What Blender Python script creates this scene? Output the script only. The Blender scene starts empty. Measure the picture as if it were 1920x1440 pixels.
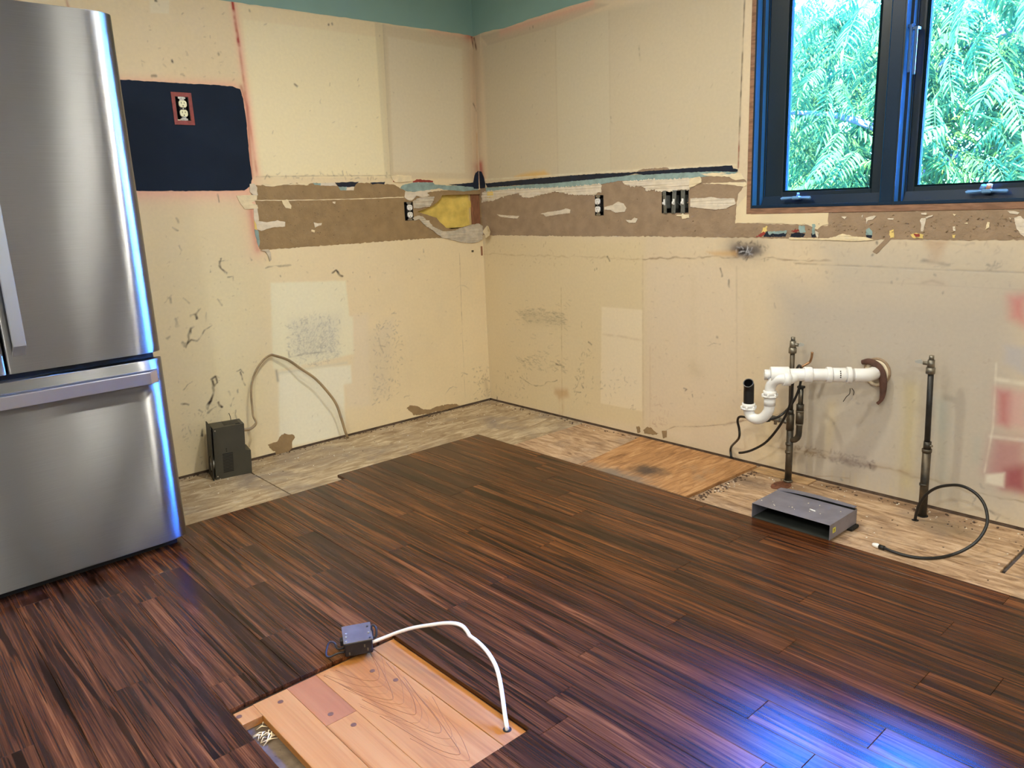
import bpy, bmesh, math, random
import numpy as np
from mathutils import Matrix, Vector
from mathutils.geometry import tessellate_polygon

random.seed(7); RNG = np.random.default_rng(11)
SC = bpy.context.scene; COL = SC.collection

# ---------------------------------------------------------------- camera (solved from the room's own corner lines)
CAM = np.array([-2.995757, -3.629079, 1.198098]); YAW, PITCH, ROLL, FPX = 0.8511838, 0.2299726, -0.0415595, 1443.78
def _basis():
    cy, sy, cp, sp = math.cos(YAW), math.sin(YAW), math.cos(PITCH), math.sin(PITCH)
    f = np.array([cy*cp, sy*cp, -sp]); r = np.array([sy, -cy, 0.0]); u = np.cross(r, f)
    c, s = math.cos(ROLL), math.sin(ROLL)
    return f, c*r + s*u, -s*r + c*u
CF, CR, CU = _basis()
cam_data = bpy.data.cameras.new('camera'); cam = bpy.data.objects.new('camera', cam_data); COL.objects.link(cam)
cam_data.sensor_fit = 'HORIZONTAL'; cam_data.sensor_width = 36.0; cam_data.lens = FPX/1920*36.0; cam_data.clip_start = 0.02
cam.matrix_world = Matrix([[CR[0], CU[0], -CF[0], CAM[0]], [CR[1], CU[1], -CF[1], CAM[1]], [CR[2], CU[2], -CF[2], CAM[2]], [0, 0, 0, 1]])
SC.camera = cam
vs = SC.view_settings; vs.view_transform = 'Standard'; vs.look = 'None'; vs.gamma = 1.0; vs.use_curve_mapping = False; vs.exposure = 0.22

# ---------------------------------------------------------------- sky and sun
world = bpy.data.worlds.new('world'); SC.world = world; world.use_nodes = True
wn, wl = world.node_tree.nodes, world.node_tree.links; wn.clear()
wo = wn.new('ShaderNodeOutputWorld'); wb = wn.new('ShaderNodeBackground'); wt = wn.new('ShaderNodeTexCoord')
ws = wn.new('ShaderNodeSeparateXYZ'); wr = wn.new('ShaderNodeValToRGB')
wl.new(wt.outputs['Generated'], ws.inputs[0]); wl.new(ws.outputs['Z'], wr.inputs[0])
wr.color_ramp.elements[0].position = 0.0; wr.color_ramp.elements[0].color = (0.13, 0.34, 0.74, 1)
wr.color_ramp.elements[1].position = 0.55; wr.color_ramp.elements[1].color = (0.02, 0.17, 0.95, 1)
wl.new(wr.outputs[0], wb.inputs[0]); wb.inputs[1].default_value = 350.0; wl.new(wb.outputs[0], wo.inputs[0])
sun_d = bpy.data.lights.new('sun', 'SUN'); sun_d.energy = 330.0; sun_d.angle = math.radians(0.6); sun_d.color = (1, 0.96, 0.86)
sun = bpy.data.objects.new('sun', sun_d); COL.objects.link(sun); sun.location = (-3, -3, 12)
sun.rotation_euler = Vector((0.68, 0.16, -0.72)).to_track_quat('-Z', 'Y').to_euler()

# ---------------------------------------------------------------- room lamps (recessed ceiling cans)
CEIL = 2.46
CANS = [(-1.85, -1.95, 6.5), (-1.85, -3.45, 5), (-3.40, -2.05, 22), (-1.35, -1.60, 21), (-3.75, -3.45, 36), (-1.00, -2.85, 9), (-2.40, -5.1, 30), (-4.2, -5.1, 30)]  # the two cans nearest the window wall are added as unseen fill lamps
CAN_COL = (1.0, 0.95, 0.80)
for cx, cy, cw_ in CANS:
    ld = bpy.data.lights.new('can_lamp', 'AREA'); ld.shape = 'DISK'; ld.size = 0.13; ld.energy = cw_; ld.color = CAN_COL
    lo_ = bpy.data.objects.new('can_lamp', ld); COL.objects.link(lo_); lo_.location = (cx, cy, CEIL-0.012)

# ---------------------------------------------------------------- pixel -> world on known planes
def ray(x, y): return CF + CR*(x-960)/FPX - CU*(y-720)/FPX
def onax(ax, val, x, y):
    d = ray(x, y); t = (val-CAM[ax])/d[ax]; return CAM + t*d
def fl(x, y, z=0.0): return onax(2, z, x, y)
def lw(x, y, Y=0.0): return onax(1, Y, x, y)
def rw(x, y, X=0.0): return onax(0, X, x, y)
def onpl(p0, n, x, y):
    p0 = np.asarray(p0, float); n = np.asarray(n, float); d = ray(x, y); return CAM + d*((p0-CAM) @ n)/(d @ n)

def s2l(c):
    c = np.asarray(c, float)/255.0
    return np.where(c <= 0.04045, c/12.92, ((c+0.055)/1.055)**2.4)
KREF = np.array([1.20, 1.27, 1.48])
def P(r, g, b): return np.clip(s2l((r, g, b))*KREF, 0, 0.9)           # paint colour as seen under the warm lamps -> albedo

# ---------------------------------------------------------------- materials
MATS = {}
def mat(name, col, rough=0.6, metal=0.0, var=0.12, vscale=9.0, bump=0.0, bscale=60.0, stretch=(1, 1, 1), spec=0.5, col2=None, coat=0.0):
    if name in MATS: return MATS[name]
    m = bpy.data.materials.new(name); m.use_nodes = True; N, L = m.node_tree.nodes, m.node_tree.links
    b = N['Principled BSDF']; b.inputs['Roughness'].default_value = rough; b.inputs['Metallic'].default_value = metal
    b.inputs['Specular IOR Level'].default_value = spec
    if coat: b.inputs['Coat Weight'].default_value = coat; b.inputs['Coat Roughness'].default_value = 0.08
    c = np.array(list(col)[:3], float)
    tc = N.new('ShaderNodeTexCoord'); mp = N.new('ShaderNodeMapping'); mp.inputs['Scale'].default_value = stretch
    L.new(tc.outputs['Object'], mp.inputs[0])
    nz = N.new('ShaderNodeTexNoise'); nz.inputs['Scale'].default_value = vscale; nz.inputs['Detail'].default_value = 6; L.new(mp.outputs[0], nz.inputs[0])
    rp = N.new('ShaderNodeValToRGB'); a = c*(1-var); e = np.clip(c*(1+var), 0, 1) if col2 is None else np.array(list(col2)[:3])
    if col2 is not None: a = c
    rp.color_ramp.elements[0].position = 0.36; rp.color_ramp.elements[0].color = (*a, 1)
    rp.color_ramp.elements[1].position = 0.64; rp.color_ramp.elements[1].color = (*e, 1)
    L.new(nz.outputs[0], rp.inputs[0]); L.new(rp.outputs[0], b.inputs['Base Color'])
    if bump:
        n2 = N.new('ShaderNodeTexNoise'); n2.inputs['Scale'].default_value = bscale; n2.inputs['Detail'].default_value = 5; L.new(mp.outputs[0], n2.inputs[0])
        bp = N.new('ShaderNodeBump'); bp.inputs['Strength'].default_value = bump; bp.inputs['Distance'].default_value = 0.004
        L.new(n2.outputs[0], bp.inputs['Height']); L.new(bp.outputs[0], b.inputs['Normal'])
    MATS[name] = m; return m

def mat_wall():
    m = bpy.data.materials.new('painted_drywall'); m.use_nodes = True; N, L = m.node_tree.nodes, m.node_tree.links; b = N['Principled BSDF']
    b.inputs['Roughness'].default_value = 0.62; b.inputs['Specular IOR Level'].default_value = 0.3
    at = N.new('ShaderNodeAttribute'); at.attribute_name = 'Col'
    tc = N.new('ShaderNodeTexCoord'); nz = N.new('ShaderNodeTexNoise'); nz.inputs['Scale'].default_value = 70; nz.inputs['Detail'].default_value = 8
    L.new(tc.outputs['Object'], nz.inputs[0])
    mr = N.new('ShaderNodeMapRange'); mr.inputs[1].default_value = 0.25; mr.inputs[2].default_value = 0.75; mr.inputs[3].default_value = 0.965; mr.inputs[4].default_value = 1.03
    L.new(nz.outputs[0], mr.inputs[0])
    mx = N.new('ShaderNodeMix'); mx.data_type = 'RGBA'; mx.blend_type = 'MULTIPLY'; mx.inputs[0].default_value = 1.0
    L.new(at.outputs['Color'], mx.inputs[6]); L.new(mr.outputs[0], mx.inputs[7]); L.new(mx.outputs[2], b.inputs['Base Color'])
    n2 = N.new('ShaderNodeTexNoise'); n2.inputs['Scale'].default_value = 160; n2.inputs['Detail'].default_value = 3; L.new(tc.outputs['Object'], n2.inputs[0])
    bp = N.new('ShaderNodeBump'); bp.inputs['Strength'].default_value = 0.06; bp.inputs['Distance'].default_value = 0.002
    L.new(n2.outputs[0], bp.inputs['Height']); L.new(bp.outputs[0], b.inputs['Normal'])
    return m

def mat_wood(name, stops, sx, sy, rough, bump=0.15, coat=0.0, rand=True, fine=1.0, rvar=0.35, spec=0.5, n2w=0.0):
    """streaky board: grain along local Y, every object gets its own offset and tone"""
    m = bpy.data.materials.new(name); m.use_nodes = True; N, L = m.node_tree.nodes, m.node_tree.links; b = N['Principled BSDF']
    tc = N.new('ShaderNodeTexCoord'); oi = N.new('ShaderNodeObjectInfo')
    mu = N.new('ShaderNodeVectorMath'); mu.operation = 'SCALE'; mu.inputs[0].default_value = (37.0, 91.0, 53.0); L.new(oi.outputs['Random'], mu.inputs['Scale'])
    ad = N.new('ShaderNodeVectorMath'); ad.operation = 'ADD'; L.new(tc.outputs['Object'], ad.inputs[0])
    if rand: L.new(mu.outputs[0], ad.inputs[1])
    def noise(sc, det, dist, s):
        mp = N.new('ShaderNodeMapping'); mp.inputs['Scale'].default_value = sc; L.new(ad.outputs[0], mp.inputs[0])
        nz = N.new('ShaderNodeTexNoise'); nz.inputs['Scale'].default_value = s; nz.inputs['Detail'].default_value = det
        nz.inputs['Distortion'].default_value = dist; nz.inputs['Roughness'].default_value = 0.62; L.new(mp.outputs[0], nz.inputs[0]); return nz
    n1 = noise((sx, sy, sx), 5, 0.5, 1.0); n2 = noise((sx*4*fine, sy*2.2, sx*4), 4, 0.2, 1.0); n3 = noise((sx*0.45, sy*0.8, 1), 2, 0.0, 1.0)
    def mth(op, a, bb):
        q = N.new('ShaderNodeMath'); q.operation = op
        for i, v in ((0, a), (1, bb)):
            if isinstance(v, (int, float)): q.inputs[i].default_value = v
            else: L.new(v, q.inputs[i])
        return q.outputs[0]
    t = mth('ADD', mth('MULTIPLY', n1.outputs[0], 0.62-n2w), mth('ADD', mth('MULTIPLY', n2.outputs[0], 0.28+n2w), mth('MULTIPLY', n3.outputs[0], 0.22)))
    if rand: t = mth('ADD', t, mth('MULTIPLY', mth('SUBTRACT', oi.outputs['Random'], 0.5), rvar*0.22))
    rp = N.new('ShaderNodeValToRGB'); cr = rp.color_ramp
    while len(cr.elements) < len(stops): cr.elements.new(0.5)
    for e, (p, c) in zip(cr.elements, stops): e.position = p; e.color = (*c, 1)
    L.new(t, rp.inputs[0]); L.new(rp.outputs[0], b.inputs['Base Color'])
    b.inputs['Roughness'].default_value = rough; b.inputs['Specular IOR Level'].default_value = spec
    if coat: b.inputs['Coat Weight'].default_value = coat; b.inputs['Coat Roughness'].default_value = rough
    bp = N.new('ShaderNodeBump'); bp.inputs['Strength'].default_value = bump; bp.inputs['Distance'].default_value = 0.001
    L.new(n2.outputs[0], bp.inputs['Height']); L.new(bp.outputs[0], b.inputs['Normal'])
    MATS[name] = m; return m

def mat_plywood(name, cols, dirt, sc=(1, 1, 1), thr=0.5, spots=(), gs=6.0):
    """raw sheet: grain, broad grey dirt clouds, dark specks"""
    m = bpy.data.materials.new(name); m.use_nodes = True; N, L = m.node_tree.nodes, m.node_tree.links; b = N['Principled BSDF']
    tc = N.new('ShaderNodeTexCoord')
    def noise(scale, s, det, dist=0.0):
        mp = N.new('ShaderNodeMapping'); mp.inputs['Scale'].default_value = scale; L.new(tc.outputs['Object'], mp.inputs[0])
        nz = N.new('ShaderNodeTexNoise'); nz.inputs['Scale'].default_value = s; nz.inputs['Detail'].default_value = det; nz.inputs['Distortion'].default_value = dist
        nz.inputs['Roughness'].default_value = 0.65; L.new(mp.outputs[0], nz.inputs[0]); return nz
    g = noise(sc, gs, 10, 1.2); d = noise((1, 1, 1), 3.2, 10, 0.8); s = noise((1, 1, 1), 85, 3)
    rp = N.new('ShaderNodeValToRGB')
    rp.color_ramp.elements.new(0.5)
    for e, p, c in zip(rp.color_ramp.elements, (0.34, 0.52, 0.68), cols): e.position = p; e.color = (*c, 1)
    L.new(g.outputs[0], rp.inputs[0])
    r2 = N.new('ShaderNodeValToRGB'); r2.color_ramp.elements[0].position = thr; r2.color_ramp.elements[1].position = thr+0.2
    L.new(d.outputs[0], r2.inputs[0])
    mx = N.new('ShaderNodeMix'); mx.data_type = 'RGBA'; L.new(r2.outputs[0], mx.inputs[0]); L.new(rp.outputs[0], mx.inputs[6]); mx.inputs[7].default_value = (*dirt, 1)
    r3 = N.new('ShaderNodeValToRGB'); r3.color_ramp.elements[0].position = 0.27; r3.color_ramp.elements[0].color = (0.55, 0.5, 0.45, 1); r3.color_ramp.elements[1].position = 0.36
    L.new(s.outputs[0], r3.inputs[0])
    m2 = N.new('ShaderNodeMix'); m2.data_type = 'RGBA'; m2.blend_type = 'MULTIPLY'; m2.inputs[0].default_value = 1; src = mx.outputs[2]
    for (cx, cy, r, col, st) in spots:                                  # stains with a shape of their own
        sb = N.new('ShaderNodeVectorMath'); sb.operation = 'SUBTRACT'; L.new(tc.outputs['Object'], sb.inputs[0]); sb.inputs[1].default_value = (cx, cy, 0)
        sc_ = N.new('ShaderNodeVectorMath'); sc_.operation = 'MULTIPLY'; L.new(sb.outputs[0], sc_.inputs[0]); sc_.inputs[1].default_value = (1, st, 0)
        le = N.new('ShaderNodeVectorMath'); le.operation = 'LENGTH'; L.new(sc_.outputs[0], le.inputs[0])
        wob = noise((1, 1, 1), 14, 5); am = N.new('ShaderNodeMath'); am.operation = 'MULTIPLY_ADD'; L.new(wob.outputs[0], am.inputs[0]); am.inputs[1].default_value = r*1.3; L.new(le.outputs['Value'], am.inputs[2])
        mrr = N.new('ShaderNodeMapRange'); mrr.interpolation_type = 'SMOOTHSTEP'; mrr.inputs[1].default_value = r*0.7; mrr.inputs[2].default_value = r*1.7; mrr.inputs[3].default_value = col[3]; mrr.inputs[4].default_value = 0.0; L.new(am.outputs[0], mrr.inputs[0])
        mm = N.new('ShaderNodeMix'); mm.data_type = 'RGBA'; L.new(mrr.outputs[0], mm.inputs[0]); L.new(src, mm.inputs[6]); mm.inputs[7].default_value = (col[0], col[1], col[2], 1); src = mm.outputs[2]
    L.new(src, m2.inputs[6]); L.new(r3.outputs[0], m2.inputs[7])
    L.new(m2.outputs[2], b.inputs['Base Color']); b.inputs['Roughness'].default_value = 0.85; b.inputs['Specular IOR Level'].default_value = 0.25
    bp = N.new('ShaderNodeBump'); bp.inputs['Strength'].default_value = 0.4; bp.inputs['Distance'].default_value = 0.002
    L.new(g.outputs[0], bp.inputs['Height']); L.new(bp.outputs[0], b.inputs['Normal'])
    MATS[name] = m; return m

def mat_steel(name, col, rough, tilt):
    """brushed sheet: horizontal micro grooves tip the normal up and down at random, so highlights smear into upright streaks"""
    m = bpy.data.materials.new(name); m.use_nodes = True; N, L = m.node_tree.nodes, m.node_tree.links; b = N['Principled BSDF']
    b.inputs['Metallic'].default_value = 1.0; b.inputs['Roughness'].default_value = rough
    tg = N.new('ShaderNodeTangent'); tg.direction_type = 'RADIAL'; tg.axis = 'Z'; L.new(tg.outputs[0], b.inputs['Tangent']); b.inputs['Anisotropic'].default_value = 0.97; b.inputs['Anisotropic Rotation'].default_value = 0.25
    tc = N.new('ShaderNodeTexCoord'); sc = N.new('ShaderNodeVectorMath'); sc.operation = 'SCALE'; sc.inputs['Scale'].default_value = 9173.0; L.new(tc.outputs['Object'], sc.inputs[0])
    wh = N.new('ShaderNodeTexWhiteNoise'); wh.noise_dimensions = '3D'; L.new(sc.outputs[0], wh.inputs['Vector'])
    mr = N.new('ShaderNodeMapRange'); mr.inputs[1].default_value = 0.0; mr.inputs[2].default_value = 1.0; mr.inputs[3].default_value = -tilt; mr.inputs[4].default_value = tilt; L.new(wh.outputs['Value'], mr.inputs[0])
    cz = N.new('ShaderNodeCombineXYZ'); L.new(mr.outputs[0], cz.inputs['Z']); ge = N.new('ShaderNodeNewGeometry'); ad = N.new('ShaderNodeVectorMath'); ad.operation = 'ADD'
    L.new(ge.outputs['Normal'], ad.inputs[0]); L.new(cz.outputs[0], ad.inputs[1]); nm = N.new('ShaderNodeVectorMath'); nm.operation = 'NORMALIZE'; L.new(ad.outputs[0], nm.inputs[0]); L.new(nm.outputs[0], b.inputs['Normal'])
    mp = N.new('ShaderNodeMapping'); mp.inputs['Scale'].default_value = (3, 3, 420); L.new(tc.outputs['Object'], mp.inputs[0])
    nz = N.new('ShaderNodeTexNoise'); nz.inputs['Scale'].default_value = 2.0; nz.inputs['Detail'].default_value = 3; L.new(mp.outputs[0], nz.inputs[0])
    rp = N.new('ShaderNodeValToRGB'); c = np.array(col)
    rp.color_ramp.elements[0].position = 0.3; rp.color_ramp.elements[0].color = (*(c*0.95), 1); rp.color_ramp.elements[1].position = 0.7; rp.color_ramp.elements[1].color = (*np.clip(c*1.04, 0, 1), 1)
    L.new(nz.outputs[0], rp.inputs[0]); L.new(rp.outputs[0], b.inputs['Base Color'])
    MATS[name] = m; return m

def mat_glass():
    m = bpy.data.materials.new('window_glass'); m.use_nodes = True; N, L = m.node_tree.nodes, m.node_tree.links; N.clear()
    o = N.new('ShaderNodeOutputMaterial'); t = N.new('ShaderNodeBsdfTransparent'); t.inputs[0].default_value = (0.93, 0.97, 0.96, 1)
    g = N.new('ShaderNodeBsdfGlossy'); g.inputs['Roughness'].default_value = 0.02; f = N.new('ShaderNodeFresnel'); f.inputs[0].default_value = 1.45
    mx = N.new('ShaderNodeMixShader'); L.new(f.outputs[0], mx.inputs[0]); L.new(t.outputs[0], mx.inputs[1]); L.new(g.outputs[0], mx.inputs[2]); L.new(mx.outputs[0], o.inputs[0])
    return m

def mat_leaf(name, c0, c1):
    m = bpy.data.materials.new(name); m.use_nodes = True; N, L = m.node_tree.nodes, m.node_tree.links; N.clear()
    o = N.new('ShaderNodeOutputMaterial'); d = N.new('ShaderNodeBsdfDiffuse'); t = N.new('ShaderNodeBsdfTranslucent'); mx = N.new('ShaderNodeMixShader'); mx.inputs[0].default_value = 0.38
    ge = N.new('ShaderNodeNewGeometry'); rp = N.new('ShaderNodeValToRGB'); rp.color_ramp.elements[0].color = (*c0, 1); rp.color_ramp.elements[1].color = (*c1, 1)
    L.new(ge.outputs['Random Per Island'], rp.inputs[0]); L.new(rp.outputs[0], d.inputs[0]); L.new(rp.outputs[0], t.inputs[0])
    L.new(d.outputs[0], mx.inputs[1]); L.new(t.outputs[0], mx.inputs[2]); L.new(mx.outputs[0], o.inputs[0]); return m

# ---------------------------------------------------------------- mesh builder
class MB:
    def __init__(s): s.v = []; s.f = []; s.sm = []
    def add(s, vs, fs, smooth=False):
        o = len(s.v); s.v += [tuple(map(float, p)) for p in vs]; s.f += [tuple(i+o for i in f) for f in fs]; s.sm += [smooth]*len(fs); return s
    def box(s, lo, hi, M=None, bev=0.0):
        (x0, y0, z0), (x1, y1, z1) = lo, hi
        b = min(bev, (x1-x0)/2.01, (y1-y0)/2.01, (z1-z0)/2.01)
        if b <= 0:
            vs = [(x0, y0, z0), (x1, y0, z0), (x1, y1, z0), (x0, y1, z0), (x0, y0, z1), (x1, y0, z1), (x1, y1, z1), (x0, y1, z1)]
            fs = [(3, 2, 1, 0), (4, 5, 6, 7), (0, 1, 5, 4), (1, 2, 6, 5), (2, 3, 7, 6), (3, 0, 4, 7)]
        else:                                                            # chamfered box
            vs = []; idx = {}
            for i, (X, sx) in enumerate(((x0, 1), (x1, -1))):
                for j, (Y, sy) in enumerate(((y0, 1), (y1, -1))):
                    for k, (Z, sz) in enumerate(((z0, 1), (z1, -1))):
                        idx[i, j, k, 'x'] = len(vs); vs.append((X, Y+sy*b, Z+sz*b))
                        idx[i, j, k, 'y'] = len(vs); vs.append((X+sx*b, Y, Z+sz*b))
                        idx[i, j, k, 'z'] = len(vs); vs.append((X+sx*b, Y+sy*b, Z))
            fs = []
            for i in (0, 1): fs.append([idx[i, j, k, 'x'] for j, k in ((0, 0), (1, 0), (1, 1), (0, 1))])
            for j in (0, 1): fs.append([idx[i, j, k, 'y'] for i, k in ((0, 0), (1, 0), (1, 1), (0, 1))])
            for k in (0, 1): fs.append([idx[i, j, k, 'z'] for i, j in ((0, 0), (1, 0), (1, 1), (0, 1))])
            for i in (0, 1):
                for j in (0, 1): fs.append([idx[i, j, 0, 'x'], idx[i, j, 0, 'y'], idx[i, j, 1, 'y'], idx[i, j, 1, 'x']])
                for k in (0, 1): fs.append([idx[i, 0, k, 'x'], idx[i, 0, k, 'z'], idx[i, 1, k, 'z'], idx[i, 1, k, 'x']])
            for j in (0, 1):
                for k in (0, 1): fs.append([idx[0, j, k, 'y'], idx[0, j, k, 'z'], idx[1, j, k, 'z'], idx[1, j, k, 'y']])
            for i in (0, 1):
                for j in (0, 1):
                    for k in (0, 1): fs.append([idx[i, j, k, 'x'], idx[i, j, k, 'y'], idx[i, j, k, 'z']])
            ctr = np.array([(x0+x1)/2, (y0+y1)/2, (z0+z1)/2]); A = np.array(vs); out = []
            for f in fs:
                n = np.cross(A[f[1]]-A[f[0]], A[f[2]]-A[f[0]])
                out.append(f if n @ (A[f].mean(0)-ctr) > 0 else f[::-1])
            fs = out
        if M is not None: vs = [M @ Vector(p) for p in vs]
        return s.add(vs, fs)
    def tube(s, pts, r, n=10, cap=True, flat=1.0):
        pts = [np.asarray(p, float) for p in pts]; k = len(pts); rs = r if hasattr(r, '__len__') else [r]*k
        T = [pts[min(i+1, k-1)]-pts[max(i-1, 0)] for i in range(k)]; T = [t/(np.linalg.norm(t)+1e-12) for t in T]
        a = np.array([0, 0, 1.0]) if abs(T[0][2]) < 0.9 else np.array([1.0, 0, 0]); nn = a-T[0]*(a @ T[0]); nn /= np.linalg.norm(nn)
        vs = []
        for i in range(k):
            nn = nn-T[i]*(nn @ T[i]); nn /= np.linalg.norm(nn)+1e-12; bb = np.cross(T[i], nn)
            for j in range(n):
                a = 2*math.pi*j/n; vs.append(pts[i]+rs[i]*(math.cos(a)*nn+flat*math.sin(a)*bb))
        fs = [(i*n+j, i*n+(j+1) % n, (i+1)*n+(j+1) % n, (i+1)*n+j) for i in range(k-1) for j in range(n)]
        s.add(vs, fs, True)
        if cap:
            o = len(s.v)-k*n
            s.f.append(tuple(o+j for j in range(n))[::-1]); s.f.append(tuple(o+(k-1)*n+j for j in range(n))); s.sm += [False, False]
        return s
    def cyl(s, p0, p1, r0, r1=None, n=16, cap=True):
        return s.tube([p0, p1], [r0, r0 if r1 is None else r1], n, cap)
    def hollow(s, pts, r, t, n=16):                                      # open pipe with a wall thickness
        s.tube(pts, r, n, False); s.tube(pts[::-1], r-t, n, False)
        pts = [np.asarray(p, float) for p in pts]
        for a, b in ((pts[0], pts[1]), (pts[-1], pts[-2])):
            d = (a-b)/np.linalg.norm(a-b); q = np.array([0, 0, 1.0]) if abs(d[2]) < 0.9 else np.array([1.0, 0, 0]); nn = q-d*(q @ d); nn /= np.linalg.norm(nn); bb = np.cross(d, nn)
            vs = [a+rr*(math.cos(2*math.pi*j/n)*nn+math.sin(2*math.pi*j/n)*bb) for rr in (r, r-t) for j in range(n)]
            s.add(vs, [(j, (j+1) % n, n+(j+1) % n, n+j) for j in range(n)])
        return s
    def prism(s, loop, z0, z1, holes=(), M=None, jit=None):
        loops = [list(loop)]+[list(h) for h in holes]; flat = [p for l in loops for p in l]; n = len(flat)
        tris = tessellate_polygon([[Vector((p[0], p[1], 0)) for p in l] for l in loops])
        A = np.array(flat); fs = []
        for t in tris:
            a, b, c = A[list(t)]; cr = (b[0]-a[0])*(c[1]-a[1])-(b[1]-a[1])*(c[0]-a[0])
            t = tuple(t) if cr > 0 else tuple(t)[::-1]
            if abs(cr) < 1e-14: continue
            fs.append(t); fs.append(tuple(i+n for i in t[::-1]))
        o = 0
        for li, l in enumerate(loops):
            ar = sum(l[i][0]*l[(i+1) % len(l)][1]-l[(i+1) % len(l)][0]*l[i][1] for i in range(len(l)))
            for i in range(len(l)):
                a, b = o+i, o+(i+1) % len(l); q = (a+n, b+n, b, a)
                if (ar > 0) == (li == 0): fs.append(q)
                else: fs.append(q[::-1])
            o += len(l)
        vs = [(p[0], p[1], z1 if jit is None else z1+jit()) for p in flat]+[(p[0], p[1], z0) for p in flat]
        if M is not None: vs = [M @ Vector(p) for p in vs]
        return s.add(vs, fs)
    def build(s, name, m, parent=None, label=None, smooth=None):
        me = bpy.data.meshes.new(name); me.from_pydata(s.v, [], s.f); me.materials.append(m)
        me.polygons.foreach_set('use_smooth', s.sm if smooth is None else [smooth]*len(s.f)); me.update()
        o = bpy.data.objects.new(name, me); COL.objects.link(o)
        if parent is not None: o.parent = parent
        if label: o['label'] = label
        return o

def thing(name, label, cat, M=None, group=None):
    o = bpy.data.objects.new(name, None); COL.objects.link(o); o.empty_display_size = 0.05
    if M is not None: o.matrix_world = M
    o['label'] = label; o['category'] = cat
    if group: o['group'] = group
    return o
def tag(o, label, cat, group=None):
    o['label'] = label; o['category'] = cat
    if group: o['group'] = group
    return o
def structure(o): o['kind'] = 'structure'; return o
def recentre(o):                                                         # origin to the middle of the mesh
    me = o.data; c = sum((v.co for v in me.vertices), Vector())/len(me.vertices); me.transform(Matrix.Translation(-c)); o.location = o.location+c; return o
def spline(pts, n=8):                                                    # Catmull-Rom through points
    p = [np.asarray(q, float) for q in pts]; p = [2*p[0]-p[1]]+p+[2*p[-1]-p[-2]]; out = []
    for i in range(1, len(p)-2):
        for k in range(n):
            t = k/n; a, b, c, d = p[i-1:i+3]
            out.append(0.5*((2*b)+(c-a)*t+(2*a-5*b+4*c-d)*t*t+(3*b-a-3*c+d)*t**3))
    out.append(p[-2]); return out
def rag(pts, amp, step, closed=True):                                    # torn edge
    out = []; n = len(pts)
    for i in range(n if closed else n-1):
        a, b = np.array(pts[i], float), np.array(pts[(i+1) % n], float); d = b-a; ln = np.linalg.norm(d); k = max(1, int(ln/step)); nr = np.array([-d[1], d[0]])/(ln+1e-9)
        for j in range(k):
            out.append(a+d*j/k+nr*random.gauss(0, amp)*(0.4 if j == 0 else 1))
    return out

# wall frames: local x = right along the wall, local y = up, local z = out into the room
ML = Matrix(((1, 0, 0, 0), (0, 0, -1, 0), (0, 1, 0, 0), (0, 0, 0, 1)))
MR = Matrix(((0, 0, -1, 0), (-1, 0, 0, 0), (0, 1, 0, 0), (0, 0, 0, 1)))
def uL(x, y): p = lw(x, y); return np.array([p[0], p[2]])
def uR(x, y): p = rw(x, y); return np.array([-p[1], p[2]])

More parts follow.
